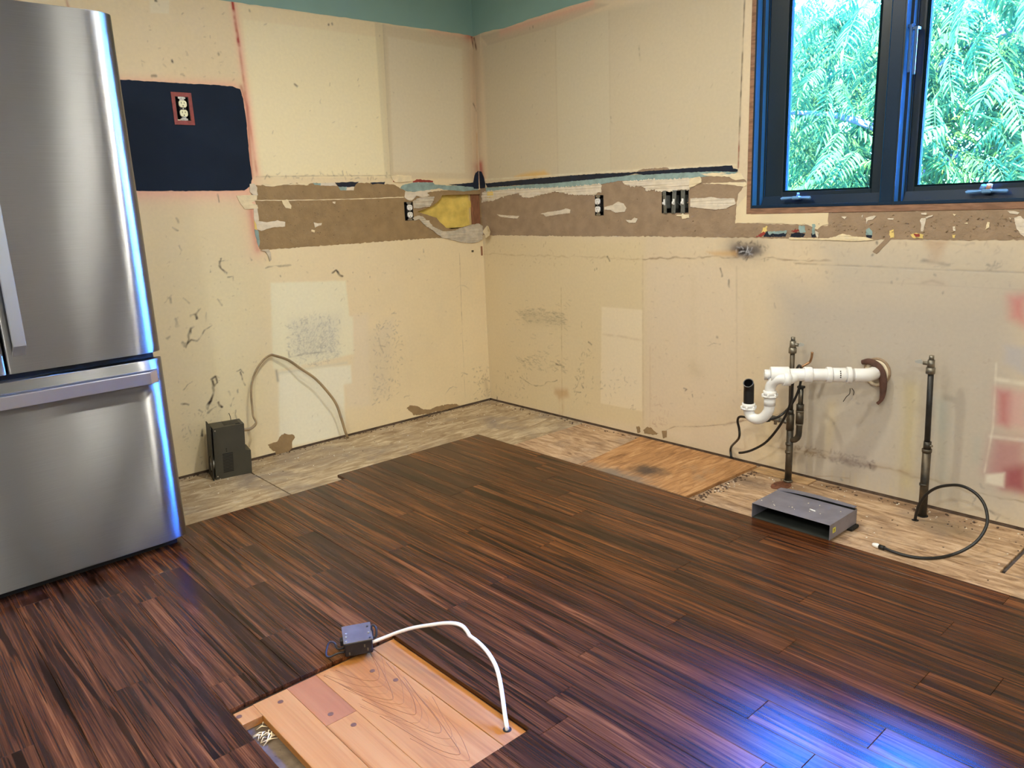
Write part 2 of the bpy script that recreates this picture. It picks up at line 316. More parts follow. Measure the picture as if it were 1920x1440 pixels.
# ---------------------------------------------------------------- heightfield wall with its stains
def vnoise(shape, cell):
    h, w = shape; gh, gw = int(h/cell)+3, int(w/cell)+3; g = RNG.random((gh, gw)); y = np.arange(h)/cell; x = np.arange(w)/cell
    yi, xi = y.astype(int), x.astype(int); fy, fx = y-yi, x-xi; fy = (fy*fy*(3-2*fy))[:, None]; fx = (fx*fx*(3-2*fx))[None]
    a = g[yi][:, xi]; b = g[yi][:, xi+1]; c = g[yi+1][:, xi]; d = g[yi+1][:, xi+1]
    return (a*(1-fx)+b*fx)*(1-fy)+(c*(1-fx)+d*fx)*fy
def fbm(shape, cell, octv=5):
    r = np.zeros(shape); a = 1.0; t = 0
    for _ in range(octv): r += a*vnoise(shape, max(cell, 1.01)); t += a; a *= 0.55; cell /= 2
    return r/t-0.5
class Wall:
    S = 0.004
    def __init__(s, M, conv, u0, u1, z0, z1, base):
        s.M, s.conv = M, conv; s.u = np.arange(round((u1-u0)/s.S)+1)*s.S+u0; s.z = np.arange(round((z1-z0)/s.S)+1)*s.S+z0
        sh = (len(s.z), len(s.u)); s.C = np.empty(sh+(3,)); s.C[:] = base; s.H = np.zeros(sh); s.kill = np.zeros((sh[0]-1, sh[1]-1), bool)
        s.C *= (1+0.10*fbm(sh, 90)+0.04*fbm(sh, 12))[..., None]; s.rn = fbm(sh, 8, 3); s.rn2 = fbm(sh, 7, 2); s.wu = 0.022*fbm(sh, 11, 2); s.wz = 0.022*fbm(sh, 11, 2)
    def q(s, pts): return [s.conv(*p) for p in pts]
    def win(s, uv, m):
        a = np.array(uv); lo, hi = a.min(0)-m, a.max(0)+m
        i0, i1 = np.searchsorted(s.u, (lo[0], hi[0])); j0, j1 = np.searchsorted(s.z, (lo[1], hi[1]))
        return (slice(j0, j1), slice(i0, i1)), np.meshgrid(s.u[i0:i1], s.z[j0:j1])
    @staticmethod
    def segd(U, Z, a, b):
        d = b-a; t = np.clip(((U-a[0])*d[0]+(Z-a[1])*d[1])/(d @ d+1e-12), 0, 1); return np.hypot(U-a[0]-t*d[0], Z-a[1]-t*d[1])
    def sd(s, uv, U, Z):
        dist = np.full(U.shape, 9.0); ins = np.zeros(U.shape, bool); n = len(uv)
        for i in range(n):
            a, b = uv[i], uv[(i+1) % n]; dist = np.minimum(dist, s.segd(U, Z, a, b))
            c = (a[1] > Z) != (b[1] > Z); xx = a[0]+(Z-a[1])*(b[0]-a[0])/(b[1]-a[1]+1e-12); ins ^= c & (U < xx)
        return np.where(ins, -dist, dist)
    def _mix(s, w, a, col, h, rg):
        s.C[w] = s.C[w]*(1-a[..., None])+np.asarray(col)*a[..., None]
        if h: s.H[w] += a*h
    def poly(s, pts, col, op=1.0, soft=0.004, h=0.0, rg=0.0):
        uv = s.q(pts); w, (U, Z) = s.win(uv, soft*1.2+rg)
        if U.size == 0: return
        d = s.sd(uv, U, Z)+rg*2*s.rn[w]; a = op*np.clip(0.5-d/(2*soft), 0, 1); a = a*a*(3-2*a/max(op, 1e-6))/max(op, 1e-6)*1.0 if op else a
        s._mix(w, np.clip(a, 0, 1), col, h, rg)
    def line(s, pts, wd, col, op=1.0, soft=0.003, h=0.0, rg=0.0):
        uv = s.q(pts); w, (U, Z) = s.win(uv, wd+soft+rg)
        if U.size == 0: return
        d = np.full(U.shape, 9.0)
        if rg > 0.0015: U, Z = U+s.wu[w], Z+s.wz[w]                     # hand-drawn wobble
        for a, b in zip(uv[:-1], uv[1:]): d = np.minimum(d, s.segd(U, Z, a, b))
        d = d-wd/2+rg*2.4*s.rn[w]; a = op*np.clip(0.5-d/(2*soft), 0, 1)*np.clip(0.8+1.6*s.rn2[w], 0.25, 1.1); s._mix(w, np.clip(a, 0, 1), col, h, rg)
    def halo(s, pts, col, op, reach, closed=False, rg=0.0):              # overspray fading out from a line
        uv = s.q(pts); w, (U, Z) = s.win(uv, reach*2.2); d = np.full(U.shape, 9.0)
        pr = list(zip(uv[:-1], uv[1:]))+([(uv[-1], uv[0])] if closed else [])
        for a, b in pr: d = np.minimum(d, s.segd(U, Z, a, b))
        a = op*np.exp(-(np.maximum(d+rg*s.rn[w], 0)/reach)**1.5); s._mix(w, a, col, 0, 0)
    def specks(s, pts, n, col, op, r=(0.0015, 0.004), ang=None, ln=(1, 3)):
        uv = np.array(s.q(pts)); lo, hi = uv.min(0), uv.max(0)
        for _ in range(n):
            for _t in range(20):
                p = lo+(hi-lo)*RNG.random(2)
                if s.sd(list(uv), np.array([[p[0]]]), np.array([[p[1]]]))[0, 0] < 0: break
            rr = RNG.uniform(*r); th = RNG.uniform(0, math.pi) if ang is None else ang+RNG.normal(0, 0.25); L = rr*RNG.uniform(*ln)
            a = p-L*np.array([math.cos(th), math.sin(th)]); b = p+L*np.array([math.cos(th), math.sin(th)])
            w, (U, Z) = s.win([a, b], rr+0.004)
            if U.size == 0: continue
            d = s.segd(U, Z, a, b)-rr/2; s._mix(w, op*RNG.uniform(0.4, 1)*np.clip(0.5-d/0.005, 0, 1), col, 0, 0)
    def hole(s, uv, grow=0.0):
        U, Z = np.meshgrid((s.u[1:]+s.u[:-1])/2, (s.z[1:]+s.z[:-1])/2); s.kill |= s.sd([np.array(p) for p in uv], U, Z) < grow
    def build(s, name, m, ext, back, windows=()):
        """ext = full wall extents (u0,u1,z0,z1) filled with plain quads around the fine grid; back = outer skin depth"""
        nz, nu = s.H.shape; U, Z = np.meshgrid(s.u, s.z)
        vs = np.stack([U, Z, s.H], -1).reshape(-1, 3); cols = np.concatenate([np.clip(s.C, 0, 1), np.ones((nz, nu, 1))], -1).reshape(-1, 4)
        idx = np.arange(nz*nu).reshape(nz, nu); fq = np.stack([idx[:-1, :-1], idx[:-1, 1:], idx[1:, 1:], idx[1:, :-1]], -1)[~s.kill]
        e0, e1, f0, f1 = ext; ua, ub, za, zb = s.u[0], s.u[-1], s.z[0], s.z[-1]; ev = []; ef = []; ec = []
        def quad(a, b, c, d, depth, flip=False):
            o = len(vs)+len(ev); ev.extend([(a, c, depth), (b, c, depth), (b, d, depth), (a, d, depth)]); ec.extend([tuple(s.C[nz//2, 3])+(1,)]*4)
            ef.append((o, o+1, o+2, o+3) if not flip else (o+3, o+2, o+1, o))
        for a, b, c, d in ((e0, ua, f0, f1), (ub, e1, f0, f1), (ua, ub, zb, f1)):
            if b-a > 1e-4 and d-c > 1e-4: quad(a, b, c, d, 0.0)
        hs = [w for w in windows]                                        # outer skin, split around window openings
        if hs:
            a, b, c, d = hs[0]; quad(e0-0.12, a, f0-0.14, f1+0.1, -back, True); quad(b, e1, f0-0.14, f1+0.1, -back, True); quad(a, b, f0-0.14, c, -back, True); quad(a, b, d, f1+0.1, -back, True)
        else: quad(e0, e1+0.12, f0-0.14, f1+0.1, -back, True)
        allv = np.concatenate([vs, np.array(ev)]); allc = np.concatenate([cols, np.array(ec)]); allf = np.concatenate([fq, np.array(ef, dtype=fq.dtype)])
        me = bpy.data.meshes.new(name); me.vertices.add(len(allv)); me.vertices.foreach_set('co', allv.astype(np.float32).ravel())
        me.loops.add(allf.size); me.loops.foreach_set('vertex_index', allf.astype(np.int32).ravel())
        me.polygons.add(len(allf)); me.polygons.foreach_set('loop_start', np.arange(0, allf.size, 4, dtype=np.int32)); me.update(calc_edges=True)
        ca = me.attributes.new('Col', 'FLOAT_COLOR', 'POINT'); ca.data.foreach_set('color', allc.astype(np.float32).ravel())
        me.materials.append(m); o = bpy.data.objects.new(name, me); COL.objects.link(o); o.matrix_world = s.M; structure(o); return o

CREAM = P(216, 194, 150)
DARK = P(62, 46, 36); RED = P(158, 52, 40); PINK = P(226, 158, 128); GREYSCUFF = P(120, 112, 98); RUST = P(170, 120, 66); SEAM = P(168, 150, 116)

# ================================================================ ROOM SHELL
XW, YW = -5.2, -5.9                                                      # far sides of the room, behind the camera
M_WALL = mat_wall()
m_plain = mat('plain_wall_paint', P(172, 176, 168), 0.7, var=0.03, vscale=3)
m_ceil = mat('ceiling_paint', (0.80, 0.79, 0.75), 0.8, var=0.02, vscale=2, bump=0.1)
structure(MB().box((XW-0.1, YW-0.1, CEIL), (0.13, 0.13, CEIL+0.2)).build('ceiling', m_ceil))
structure(MB().box((XW-0.12, YW, -0.2), (XW, 0.12, CEIL)).build('wall_back', m_plain))
structure(MB().box((XW, YW-0.12, -0.2), (0.12, YW, CEIL)).build('wall_front', m_plain))

# ---- left wall (runs away from the corner to the left)
WL = Wall(ML, uL, -2.32, 0.0, 0.012, 2.256, CREAM)
p = WL.poly; ln = WL.line
p([(445, 8), (717, 43), (732, 333), (482, 333)], P(222, 202, 156), 0.9, 0.004)
p([(455, 36), (712, 70), (727, 328), (481, 328)], P(229, 208, 162), 0.9, 0.006, rg=0.001)
p([(718, 46), (880, 70), (886, 335), (733, 335)], P(196, 178, 142), 0.7, 0.008)
p([(727, 68), (866, 92), (872, 325), (738, 322)], P(208, 192, 156), 0.8, 0.008, rg=0.002)
p([(702, 40), (722, 45), (738, 335), (722, 335)], P(192, 176, 136), 0.5, 0.006)
p([(280, 0), (317, 0), (317, 26), (282, 24)], P(218, 206, 172), 0.5, 0.004)
ln([(480, 331.5), (590, 330), (732, 329)], 0.0025, DARK, 0.55, 0.003, h=-0.001, rg=0.0012)
WL.specks([(480, 326), (732, 323), (732, 336), (480, 337)], 40, DARK, 0.6)
ln([(718, 46), (733, 333)], 0.002, SEAM, 0.9, 0.003)
WL.halo([(437, 4), (462, 170), (482, 325)], PINK, 0.6, 0.016)
ln([(436, 5), (441, 40), (448, 85)], 0.012, RED, 0.95, 0.004); ln([(448, 85), (462, 190), (482, 328)], 0.005, P(168, 84, 58), 0.75, 0.006)
WL.halo([(215, 152), (438, 160), (458, 190), (470, 330), (462, 358), (262, 359)], PINK, 0.55, 0.022)
WL.halo([(452, 162), (463, 200), (472, 330)], RED, 0.55, 0.008)
WL.halo([(262, 362), (440, 364), (470, 352)], P(226, 164, 138), 0.5, 0.045)
WL.halo([(471, 394), (476, 430), (483, 468)], RED, 0.85, 0.014); WL.halo([(471, 380), (483, 470)], PINK, 0.55, 0.045)
ln([(124, 0), (128, 12)], 0.008, RED, 0.7, 0.004)
ln([(408, 364), (411, 379)], 0.004, DARK, 0.9, 0.002)
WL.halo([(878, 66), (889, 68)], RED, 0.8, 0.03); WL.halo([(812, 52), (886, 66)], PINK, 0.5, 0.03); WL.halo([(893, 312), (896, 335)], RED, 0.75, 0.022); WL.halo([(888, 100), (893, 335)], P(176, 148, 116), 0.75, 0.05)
ln([(884, 70), (889, 92)], 0.010, P(70, 30, 26), 0.9, 0.005); ln([(894, 250), (895, 330)], 0.004, RUST, 0.7, 0.005)
# lower half: pale old outlines, worn patch, seams
WL.halo([(420, 560), (430, 720)], P(216, 206, 162), 0.5, 0.30); WL.halo([(590, 700), (590, 780)], P(220, 212, 182), 0.35, 0.20)
p([(507, 530), (648, 526), (655, 592), (662, 594), (664, 663), (652, 666), (522, 694), (512, 690)], P(220, 212, 176), 0.75, 0.008, rg=0.002)
p([(522, 696), (658, 684), (660, 718), (645, 722), (648, 815), (524, 842)], P(222, 216, 188), 0.7, 0.010, rg=0.002)
p([(662, 590), (690, 588), (694, 760), (650, 765), (648, 720), (662, 716)], P(212, 194, 162), 0.5, 0.02)
WL.specks([(537, 610), (590, 584), (638, 600), (642, 665), (590, 690), (542, 676)], 420, P(120, 118, 112), 0.55, (0.0012, 0.003), ln=(1, 4))
WL.specks([(560, 620), (620, 600), (630, 660), (560, 668)], 240, P(116, 114, 110), 0.55, (0.0012, 0.003), ln=(1, 5))
p([(545, 600), (635, 590), (632, 668), (548, 676)], P(180, 176, 160), 0.35, 0.05)
ln([(541, 660), (542, 670), (570, 664), (612, 659)], 0.003, GREYSCUFF, 0.85, 0.004, rg=0.001)
WL.halo([(522, 700), (560, 694), (650, 680)], P(196, 188, 158), 0.6, 0.008)
WL.halo([(518, 695), (521, 714)], P(150, 142, 118), 0.8, 0.006)
WL.specks([(700, 610), (745, 580), (758, 640), (750, 740), (700, 760)], 170, GREYSCUFF, 0.65)
p([(690, 630), (735, 600), (730, 740), (698, 750)], P(192, 178, 152), 0.35, 0.05)
ln([(710, 634), (713, 648), (722, 650)], 0.004, DARK, 0.55, 0.004); ln([(713, 648), (719, 662)], 0.003, DARK, 0.5, 0.004)
ln([(861, 470), (866, 600), (872, 745)], 0.0018, SEAM, 0.9, 0.002, h=-0.0008); ln([(862, 478), (866, 600)], 0.0015, P(140, 112, 76), 0.6, 0.002)
ln([(855, 541), (862, 535), (870, 535), (880, 542)], 0.0018, DARK, 0.7, 0.002)
ln([(866, 706), (869, 699), (876, 702)], 0.004, DARK, 0.8, 0.003); ln([(835, 739), (843, 728), (850, 725), (857, 727)], 0.0018, GREYSCUFF, 0.9, 0.002)
WL.halo([(910, 712), (915, 742)], P(160, 138, 104), 0.4, 0.018); WL.specks([(885, 690), (918, 685), (918, 745), (890, 750)], 60, DARK, 0.6)
WL.specks([(300, 440), (460, 480), (500, 560), (480, 800), (330, 870)], 90, P(96, 76, 50), 0.5, (0.001, 0.0024), ln=(0.5, 2))
WL.specks([(340, 740), (440, 770), (480, 850), (345, 885)], 70, P(96, 76, 50), 0.55, (0.001, 0.003), ln=(0.5, 2.5))
WL.specks([(480, 480), (880, 470), (890, 740), (640, 800), (480, 850)], 110, P(110, 98, 78), 0.5, (0.001, 0.003))
WL.specks([(240, 0), (430, 20), (445, 150), (240, 140)], 40, P(110, 92, 70), 0.6, (0.001, 0.003))
WL.specks([(450, 20), (880, 80), (885, 320), (485, 320)], 26, P(120, 104, 80), 0.6, (0.001, 0.003))
for pts, wd, o in [([(357, 593), (366, 591), (371, 583), (376, 578)], .006, .85), ([(366, 593), (368, 600)], .010, .7), ([(347, 653), (354, 638), (359, 615), (365, 613)], .005, .7),
                   ([(350, 648), (358, 639), (371, 638), (384, 622), (397, 609)], .004, .65), ([(341, 643), (344, 650)], .010, .5), ([(330, 600), (333, 612)], .010, .45),
                   ([(397, 712), (403, 706), (407, 716), (402, 722), (398, 714)], .008, .85), ([(399, 715), (400, 735), (395, 748), (389, 764)], .008, .8), ([(405, 705), (410, 708)], .003, .5),
                   ([(443, 697), (449, 694), (456, 699)], .004, .8), ([(449, 698), (453, 712)], .007, .8), ([(453, 712), (459, 722)], .002, .5), ([(409, 757), (411, 762), (415, 764)], .008, .9),
                   ([(344, 730), (352, 722), (360, 715)], .003, .6), ([(340, 756), (354, 761)], .004, .6), ([(371, 766), (379, 771)], .004, .5), ([(389, 772), (397, 769), (404, 766)], .004, .45),
                   ([(441, 771), (444, 787)], .003, .8), ([(433, 762), (439, 744)], .003, .6), ([(428, 733), (431, 740)], .004, .5), ([(445, 731), (446, 737)], .006, .6), ([(386, 584), (386, 603)], .002, .5),
                   ([(413, 483), (415, 503), (424, 513)], .003, .7), ([(418, 507), (425, 514)], .006, .4), ([(412, 490), (426, 488)], .002, .5), ([(428, 521), (438, 522), (439, 528)], .003, .7), ([(393, 509), (393.5, 511)], .004, .9),
                   ([(406, 561), (415, 571)], .004, .5), ([(470, 482), (471, 484)], .004, .9), ([(472, 486), (473, 488)], .004, .9), ([(495, 502), (520, 499), (545, 498)], .002, .6), ([(519, 499), (526, 498)], .004, .6),
                   ([(524, 518), (525, 520)], .004, .8), ([(624, 511), (630, 509), (635, 514), (641, 520)], .006, .75), ([(694, 518), (694, 520)], .003, .8), ([(662, 508), (663, 509)], .003, .9),
                   ([(320, 560), (322, 568)], .006, .5), ([(314, 636), (320, 632)], .005, .5), ([(322, 555), (308, 568)], .002, .4), ([(346, 560), (354, 568)], .004, .4), ([(378, 806), (380, 816)], .006, .6),
                   ([(356, 800), (359, 812)], .003, .5), ([(760, 745), (770, 742)], .002, .4), ([(785, 486), (786, 488)], .003, .8), ([(410, 250), (412, 262)], .003, .5), ([(321, 114), (322, 118)], .005, .8), ([(411, 100), (412, 104)], .005, .6),
                   ([(285, 142), (292, 141)], .003, .5), ([(340, 142), (346, 143)], .004, .6), ([(291, 3), (293, 3)], .005, .8), ([(469, 17), (470, 19)], .005, .9), ([(623, 42), (624, 44)], .005, .9), ([(617, 45), (618, 46)], .003, .7),
                   ([(553, 158), (556, 162)], .004, .7), ([(600, 186), (600, 192)], .004, .4), ([(794, 467), (794, 475)], .003, .8), ([(889, 195), (894, 208)], .004, .7), ([(898, 250), (905, 246)], .005, .85),
                   ([(332, 408), (336, 416)], .003, .5), ([(326, 425), (334, 430)], .003, .4), ([(338, 462), (342, 470)], .004, .5), ([(413, 500), (420, 512)], .004, .5), ([(392, 505), (393, 511)], .003, .6), ([(380, 440), (390, 447)], .002, .3)]:
    ln(pts, wd*1.25, P(48, 32, 22), min(1, o*1.25), 0.003, rg=0.003)

# ---- right wall (carries the window)
WR = Wall(MR, uR, 0.0, 3.12, 0.012, 2.256, P(204, 182, 144))
p = WR.poly; ln = WR.line
p([(905, 85), (1130, 20), (1395, -40), (1385, 305), (1190, 318), (915, 338)], P(184, 168, 134), 0.75, 0.02)
p([(1043, 50), (1140, 20), (1145, 320), (1048, 330)], P(192, 177, 143), 0.6, 0.006)
ln([(1041, 52), (1046, 330)], 0.004, SEAM, 0.5, 0.004); ln([(1142, 20), (1145, 322)], 0.004, SEAM, 0.45, 0.004); ln([(1396, 0), (1388, 200), (1384, 315)], 0.005, DARK, 0.9, 0.002, h=-0.002); ln([(1386, 250), (1384, 315)], 0.004, RED, 0.6, 0.003)
p([(901, 68), (1110, 5), (1142, 8), (1042, 48), (915, 85)], P(170, 150, 120), 0.5, 0.006)
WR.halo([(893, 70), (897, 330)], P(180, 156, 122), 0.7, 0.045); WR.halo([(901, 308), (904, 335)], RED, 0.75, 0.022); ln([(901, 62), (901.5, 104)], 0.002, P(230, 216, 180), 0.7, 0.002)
ln([(889, 72), (893, 92)], 0.012, P(80, 34, 30), 0.9, 0.004); WR.halo([(940, 60), (1110, 6)], PINK, 0.45, 0.02)
p([(965, 332), (985, 324), (1020, 320), (1032, 328), (1000, 334)], P(206, 160, 84), 0.8, 0.015, rg=0.004)
ln([(905, 337), (1190, 319), (1330, 311), (1380, 309)], 0.004, P(236, 220, 186), 0.6, 0.004)
for q in [(993, 52), (999, 49), (1198, 90), (1199, 101), (1145, 219)]: ln([q, (q[0]+0.5, q[1]+3)], 0.004, DARK, 0.75, 0.003)
ln([(1198, 86), (1200, 112)], 0.008, P(176, 160, 126), 0.8, 0.006)
WR.specks([(910, 90), (1380, 20), (1380, 300), (915, 330)], 40, P(120, 104, 80), 0.45, (0.001, 0.003))
# below the band
p([(905, 445), (1210, 450), (1206, 800), (1050, 775), (920, 745)], P(206, 184, 136), 0.6, 0.03)
ln([(905, 475), (960, 478), (1050, 480), (1130, 483), (1205, 486), (1330, 482)], 0.003, P(168, 140, 96), 0.7, 0.004, rg=0.002)
WR.specks([(915, 455), (1330, 455), (1330, 500), (915, 500)], 60, P(150, 120, 84), 0.6)
ln([(1052, 540), (1053, 650), (1054, 778)], 0.003, P(168, 142, 96), 0.8, 0.004); ln([(1205, 480), (1205, 640), (1206, 800)], 0.004, P(176, 150, 108), 0.6, 0.006); ln([(1219, 650), (1219, 805)], 0.005, P(182, 150, 110), 0.6, 0.006)
p([(1128, 575), (1204, 581), (1204, 771), (1126, 756)], P(216, 196, 158), 0.85, 0.004, rg=0.001); ln([(1130, 627), (1165, 631), (1203, 638)], 0.008, P(192, 168, 128), 0.7, 0.006)
for reg, n, ang in [([(968, 584), (1010, 576), (1062, 590), (1060, 610), (985, 604)], 190, -0.06), ([(968, 670), (1010, 664), (1060, 680), (1060, 700), (985, 694)], 90, -0.2), ([(950, 560), (1070, 560), (1070, 700), (950, 690)], 70, -0.1)]:
    WR.specks(reg, n, P(112, 100, 78), 0.65, (0.001, 0.0022), ang=ang, ln=(3, 10))
p([(975, 585), (1055, 590), (1060, 612), (985, 606)], P(176, 158, 120), 0.4, 0.04)
p([(1040, 728), (1064, 730), (1066, 742), (1050, 748), (1040, 738)], RUST, 0.5, 0.02, rg=0.006); ln([(1048, 745), (1050, 775)], 0.008, RUST, 0.35, 0.01); ln([(1056, 745), (1056, 780)], 0.006, RUST, 0.3, 0.01)
WR.specks([(1075, 640), (1112, 640), (1115, 760), (1075, 760)], 50, DARK, 0.5); WR.specks([(1125, 690), (1190, 690), (1195, 770), (1125, 755)], 40, P(130, 110, 80), 0.6)
WR.specks([(1220, 730), (1260, 770), (1250, 800), (1222, 800)], 40, P(150, 96, 70), 0.6); WR.specks([(925, 690), (1000, 700), (1000, 750), (930, 745)], 50, DARK, 0.5)
p([(1215, 490), (1400, 500), (1400, 780), (1215, 790)], P(206, 184, 150), 0.5, 0.05)
ln([(1300, 520), (1300, 700)], 0.02, P(196, 174, 134), 0.4, 0.02); ln([(1381, 500), (1382, 735)], 0.004, P(170, 148, 112), 0.6, 0.006); ln([(1395, 500), (1402, 650)], 0.03, P(196, 174, 132), 0.35, 0.03)
for pts, wd, o in [([(1140, 482), (1144, 488)], .005, .8), ([(1113, 491), (1113, 493)], .003, .8), ([(1114, 505), (1114, 507)], .003, .9), ([(1118, 505), (1118, 507)], .003, .9), ([(1351, 502), (1352, 518)], .004, .7), ([(1368, 525), (1369, 536)], .005, .5),
                   ([(1282, 729), (1288, 730), (1285, 733)], .005, .8), ([(1298, 738), (1299, 743)], .004, .6), ([(1076, 734), (1082, 720), (1087, 710)], .003, .6), ([(1078, 734), (1089, 735)], .003, .6), ([(1090, 722), (1094, 726)], .005, .5),
                   ([(1042, 682), (1050, 684), (1058, 689)], .003, .7), ([(970, 672), (982, 676)], .004, .6), ([(975, 708), (990, 716), (996, 722), (1015, 722), (1045, 714)], .0018, .7), ([(952, 705), (953, 710)], .006, .8), ([(932, 744), (932, 748)], .006, .8),
                   ([(1091, 606), (1092, 614)], .002, .5), ([(1104, 642), (1108, 648)], .003, .6), ([(1091, 658), (1092, 670)], .003, .5), ([(1326, 648), (1340, 644), (1350, 645)], .002, .5), ([(1345, 632), (1345, 634)], .003, .7), ([(1316, 740), (1316, 745)], .003, .5),
                   ([(1684, 520), (1685, 522)], .005, .9), ([(1672, 527), (1673, 529)], .007, .9), ([(1753, 516), (1755, 517)], .005, .8), ([(1636, 481), (1637, 482)], .005, .9), ([(1640, 458), (1641, 460)], .007, .9), ([(1769, 547), (1770, 549)], .004, .7),
                   ([(1562, 529), (1563, 531)], .004, .5), ([(1548, 508), (1550, 511)], .005, .7), ([(1561, 792), (1562, 795)], .005, .9), ([(1651, 808), (1652, 810)], .005, .9), ([(1705, 790), (1706, 792)], .005, .8), ([(1676, 744), (1677, 745)], .004, .8),
                   ([(1642, 822), (1660, 830)], .002, .45), ([(1676, 835), (1673, 838)], .003, .5), ([(1820, 930), (1826, 938), (1824, 948)], .003, .8), ([(1828, 932), (1824, 940), (1828, 940)], .003, .8), ([(1838, 907), (1842, 915)], .004, .8), ([(1840, 913), (1846, 916)], .004, .7),
                   ([(1853, 957), (1862, 962), (1871, 963), (1866, 972)], .004, .75), ([(1576, 897), (1578, 900)], .010, .9), ([(1885, 972), (1892, 972)], .003, .5), ([(1700, 870), (1701, 876)], .003, .6), ([(1604, 757), (1608, 758)], .006, .7), ([(1452, 570), (1453, 580)], .003, .4)]:
    ln(pts, wd*1.1, P(48, 34, 26), min(1, o*1.2), 0.003, rg=0.002)
# mould spot, rust run and old worktop line
WR.halo([(1375, 466), (1418, 466)], P(104, 92, 84), 0.75, 0.040, rg=0.02); p([(1372, 470), (1382, 460), (1400, 458), (1425, 466), (1430, 474), (1400, 484), (1380, 480)], P(84, 76, 72), 0.75, 0.016, rg=0.006)
p([(1381, 468), (1390, 462), (1408, 468), (1404, 478), (1386, 477)], P(38, 34, 32), 0.95, 0.008, rg=0.006); WR.specks([(1380, 462), (1412, 464), (1410, 478), (1380, 476)], 16, P(200, 196, 190), 0.9, (0.002, 0.004)); WR.specks([(1372, 452), (1440, 456), (1440, 488), (1372, 486)], 50, P(60, 50, 46), 0.7)
p([(1325, 472), (1382, 470), (1382, 481), (1340, 480)], P(196, 150, 88), 0.6, 0.012)
ln([(1205, 486), (1340, 481), (1440, 485), (1495, 488), (1560, 489)], 0.003, P(120, 92, 66), 0.75, 0.003, rg=0.002)
ln([(1492, 494), (1513, 495), (1560, 497), (1650, 501), (1780, 507), (1925, 512)], 0.0035, P(96, 70, 48), 0.85, 0.002, h=-0.0015, rg=0.001); ln([(1500, 499), (1925, 515)], 0.014, P(196, 180, 150), 0.35, 0.006)
ln([(1728, 493), (1750, 493), (1775, 493)], 0.009, P(84, 60, 40), 0.85, 0.005, rg=0.003); ln([(1730, 455), (1790, 455), (1830, 456)], 0.003, P(130, 104, 76), 0.5, 0.004, rg=0.002); ln([(1618, 528), (1730, 533), (1925, 544)], 0.0025, P(150, 124, 90), 0.6, 0.003)
p([(1733, 452), (1775, 452), (1766, 478), (1762, 492), (1742, 492), (1746, 478)], RUST, 0.55, 0.02, rg=0.01); ln([(1730, 530), (1748, 526), (1768, 532)], 0.005, P(120, 88, 52), 0.7, 0.005); p([(1728, 532), (1750, 522), (1775, 534)], RUST, 0.3, 0.02)
WR.specks([(1850, 494), (1880, 494), (1880, 508), (1850, 506)], 14, DARK, 0.9, (0.002, 0.005)); WR.specks([(1480, 455), (1920, 455), (1920, 545), (1480, 530)], 90, P(140, 110, 84), 0.55)
for x in range(1490, 1700, 15): ln([(x+random.uniform(-4, 4), 452), (x+random.uniform(-3, 3), 452+random.uniform(14, 34))], 0.004, P(190, 164, 122), 0.35, 0.005)
p([(1540, 452), (1922, 454), (1922, 560), (1560, 540)], P(174, 162, 140), 0.6, 0.08)
# lower right: a broad greyer tone under damp streaks and smudges
p([(1460, 540), (1925, 540), (1925, 980), (1480, 920)], P(164, 154, 138), 0.7, 0.12)
p([(1490, 740), (1640, 730), (1680, 780), (1640, 860), (1500, 850)], P(186, 172, 150), 0.3, 0.08)
for a, b, w_, c, o in [((1708, 730), (1700, 905), .035, P(196, 176, 116), .45), ((1560, 760), (1552, 850), .025, P(196, 172, 120), .4), ((1765, 760), (1768, 905), .022, P(168, 166, 142), .4), ((1762, 755), (1768, 800), .03, P(150, 152, 136), .35),
                       ((1832, 825), (1830, 862), .02, P(160, 158, 140), .4), ((1660, 800), (1640, 860), .02, P(180, 170, 150), .3), ((1440, 780), (1425, 850), .05, P(200, 172, 112), .4), ((1300, 690), (1310, 700), .03, P(186, 164, 124), .4)]:
    WR.halo([a, b], c, o, w_)
ln([(1245, 808), (1265, 800), (1310, 800), (1356, 796), (1400, 788), (1440, 784), (1478, 770)], 0.003, P(120, 90, 64), 0.85, 0.002, h=-0.001, rg=0.001); ln([(1356, 797), (1392, 790)], 0.007, P(110, 66, 50), 0.7, 0.004, rg=0.004)
ln([(1432, 835), (1470, 842), (1510, 846), (1550, 853), (1600, 866), (1650, 876), (1700, 888), (1760, 905), (1830, 925), (1925, 945)], 0.004, P(130, 108, 82), 0.8, 0.004, h=-0.001, rg=0.002)
ln([(1436, 838), (1510, 846), (1560, 855), (1640, 872), (1720, 893)], 0.022, P(168, 146, 114), 0.55, 0.012, rg=0.005); ln([(1720, 893), (1830, 923)], 0.014, P(178, 162, 134), 0.5, 0.01, rg=0.004)
ln([(1560, 858), (1580, 864), (1610, 870), (1636, 874)], 0.018, P(92, 72, 60), 0.75, 0.012, rg=0.008); WR.specks([(1555, 845), (1640, 860), (1640, 880), (1560, 868)], 80, P(70, 50, 44), 0.7); WR.specks([(1490, 835), (1560, 846), (1560, 862), (1490, 850)], 60, P(110, 84, 60), 0.6)
WR.halo([(1565, 855), (1620, 862)], P(170, 156, 140), 0.5, 0.05); ln([(1631, 871), (1632, 878)], 0.005, DARK, 0.95, 0.003)
p([(1245, 810), (1440, 786), (1440, 880), (1330, 850)], P(208, 188, 156), 0.4, 0.02); ln([(1528, 893), (1560, 893), (1592, 897)], 0.003, P(150, 120, 90), 0.7, 0.003); ln([(1594, 885), (1594, 905)], 0.002, P(150, 130, 100), 0.6, 0.003)
for x in range(1560, 1760, 22): ln([(x, 880+0.2*(x-1560)), (x, 906+0.22*(x-1560))], 0.004, P(192, 168, 120), 0.35, 0.006)
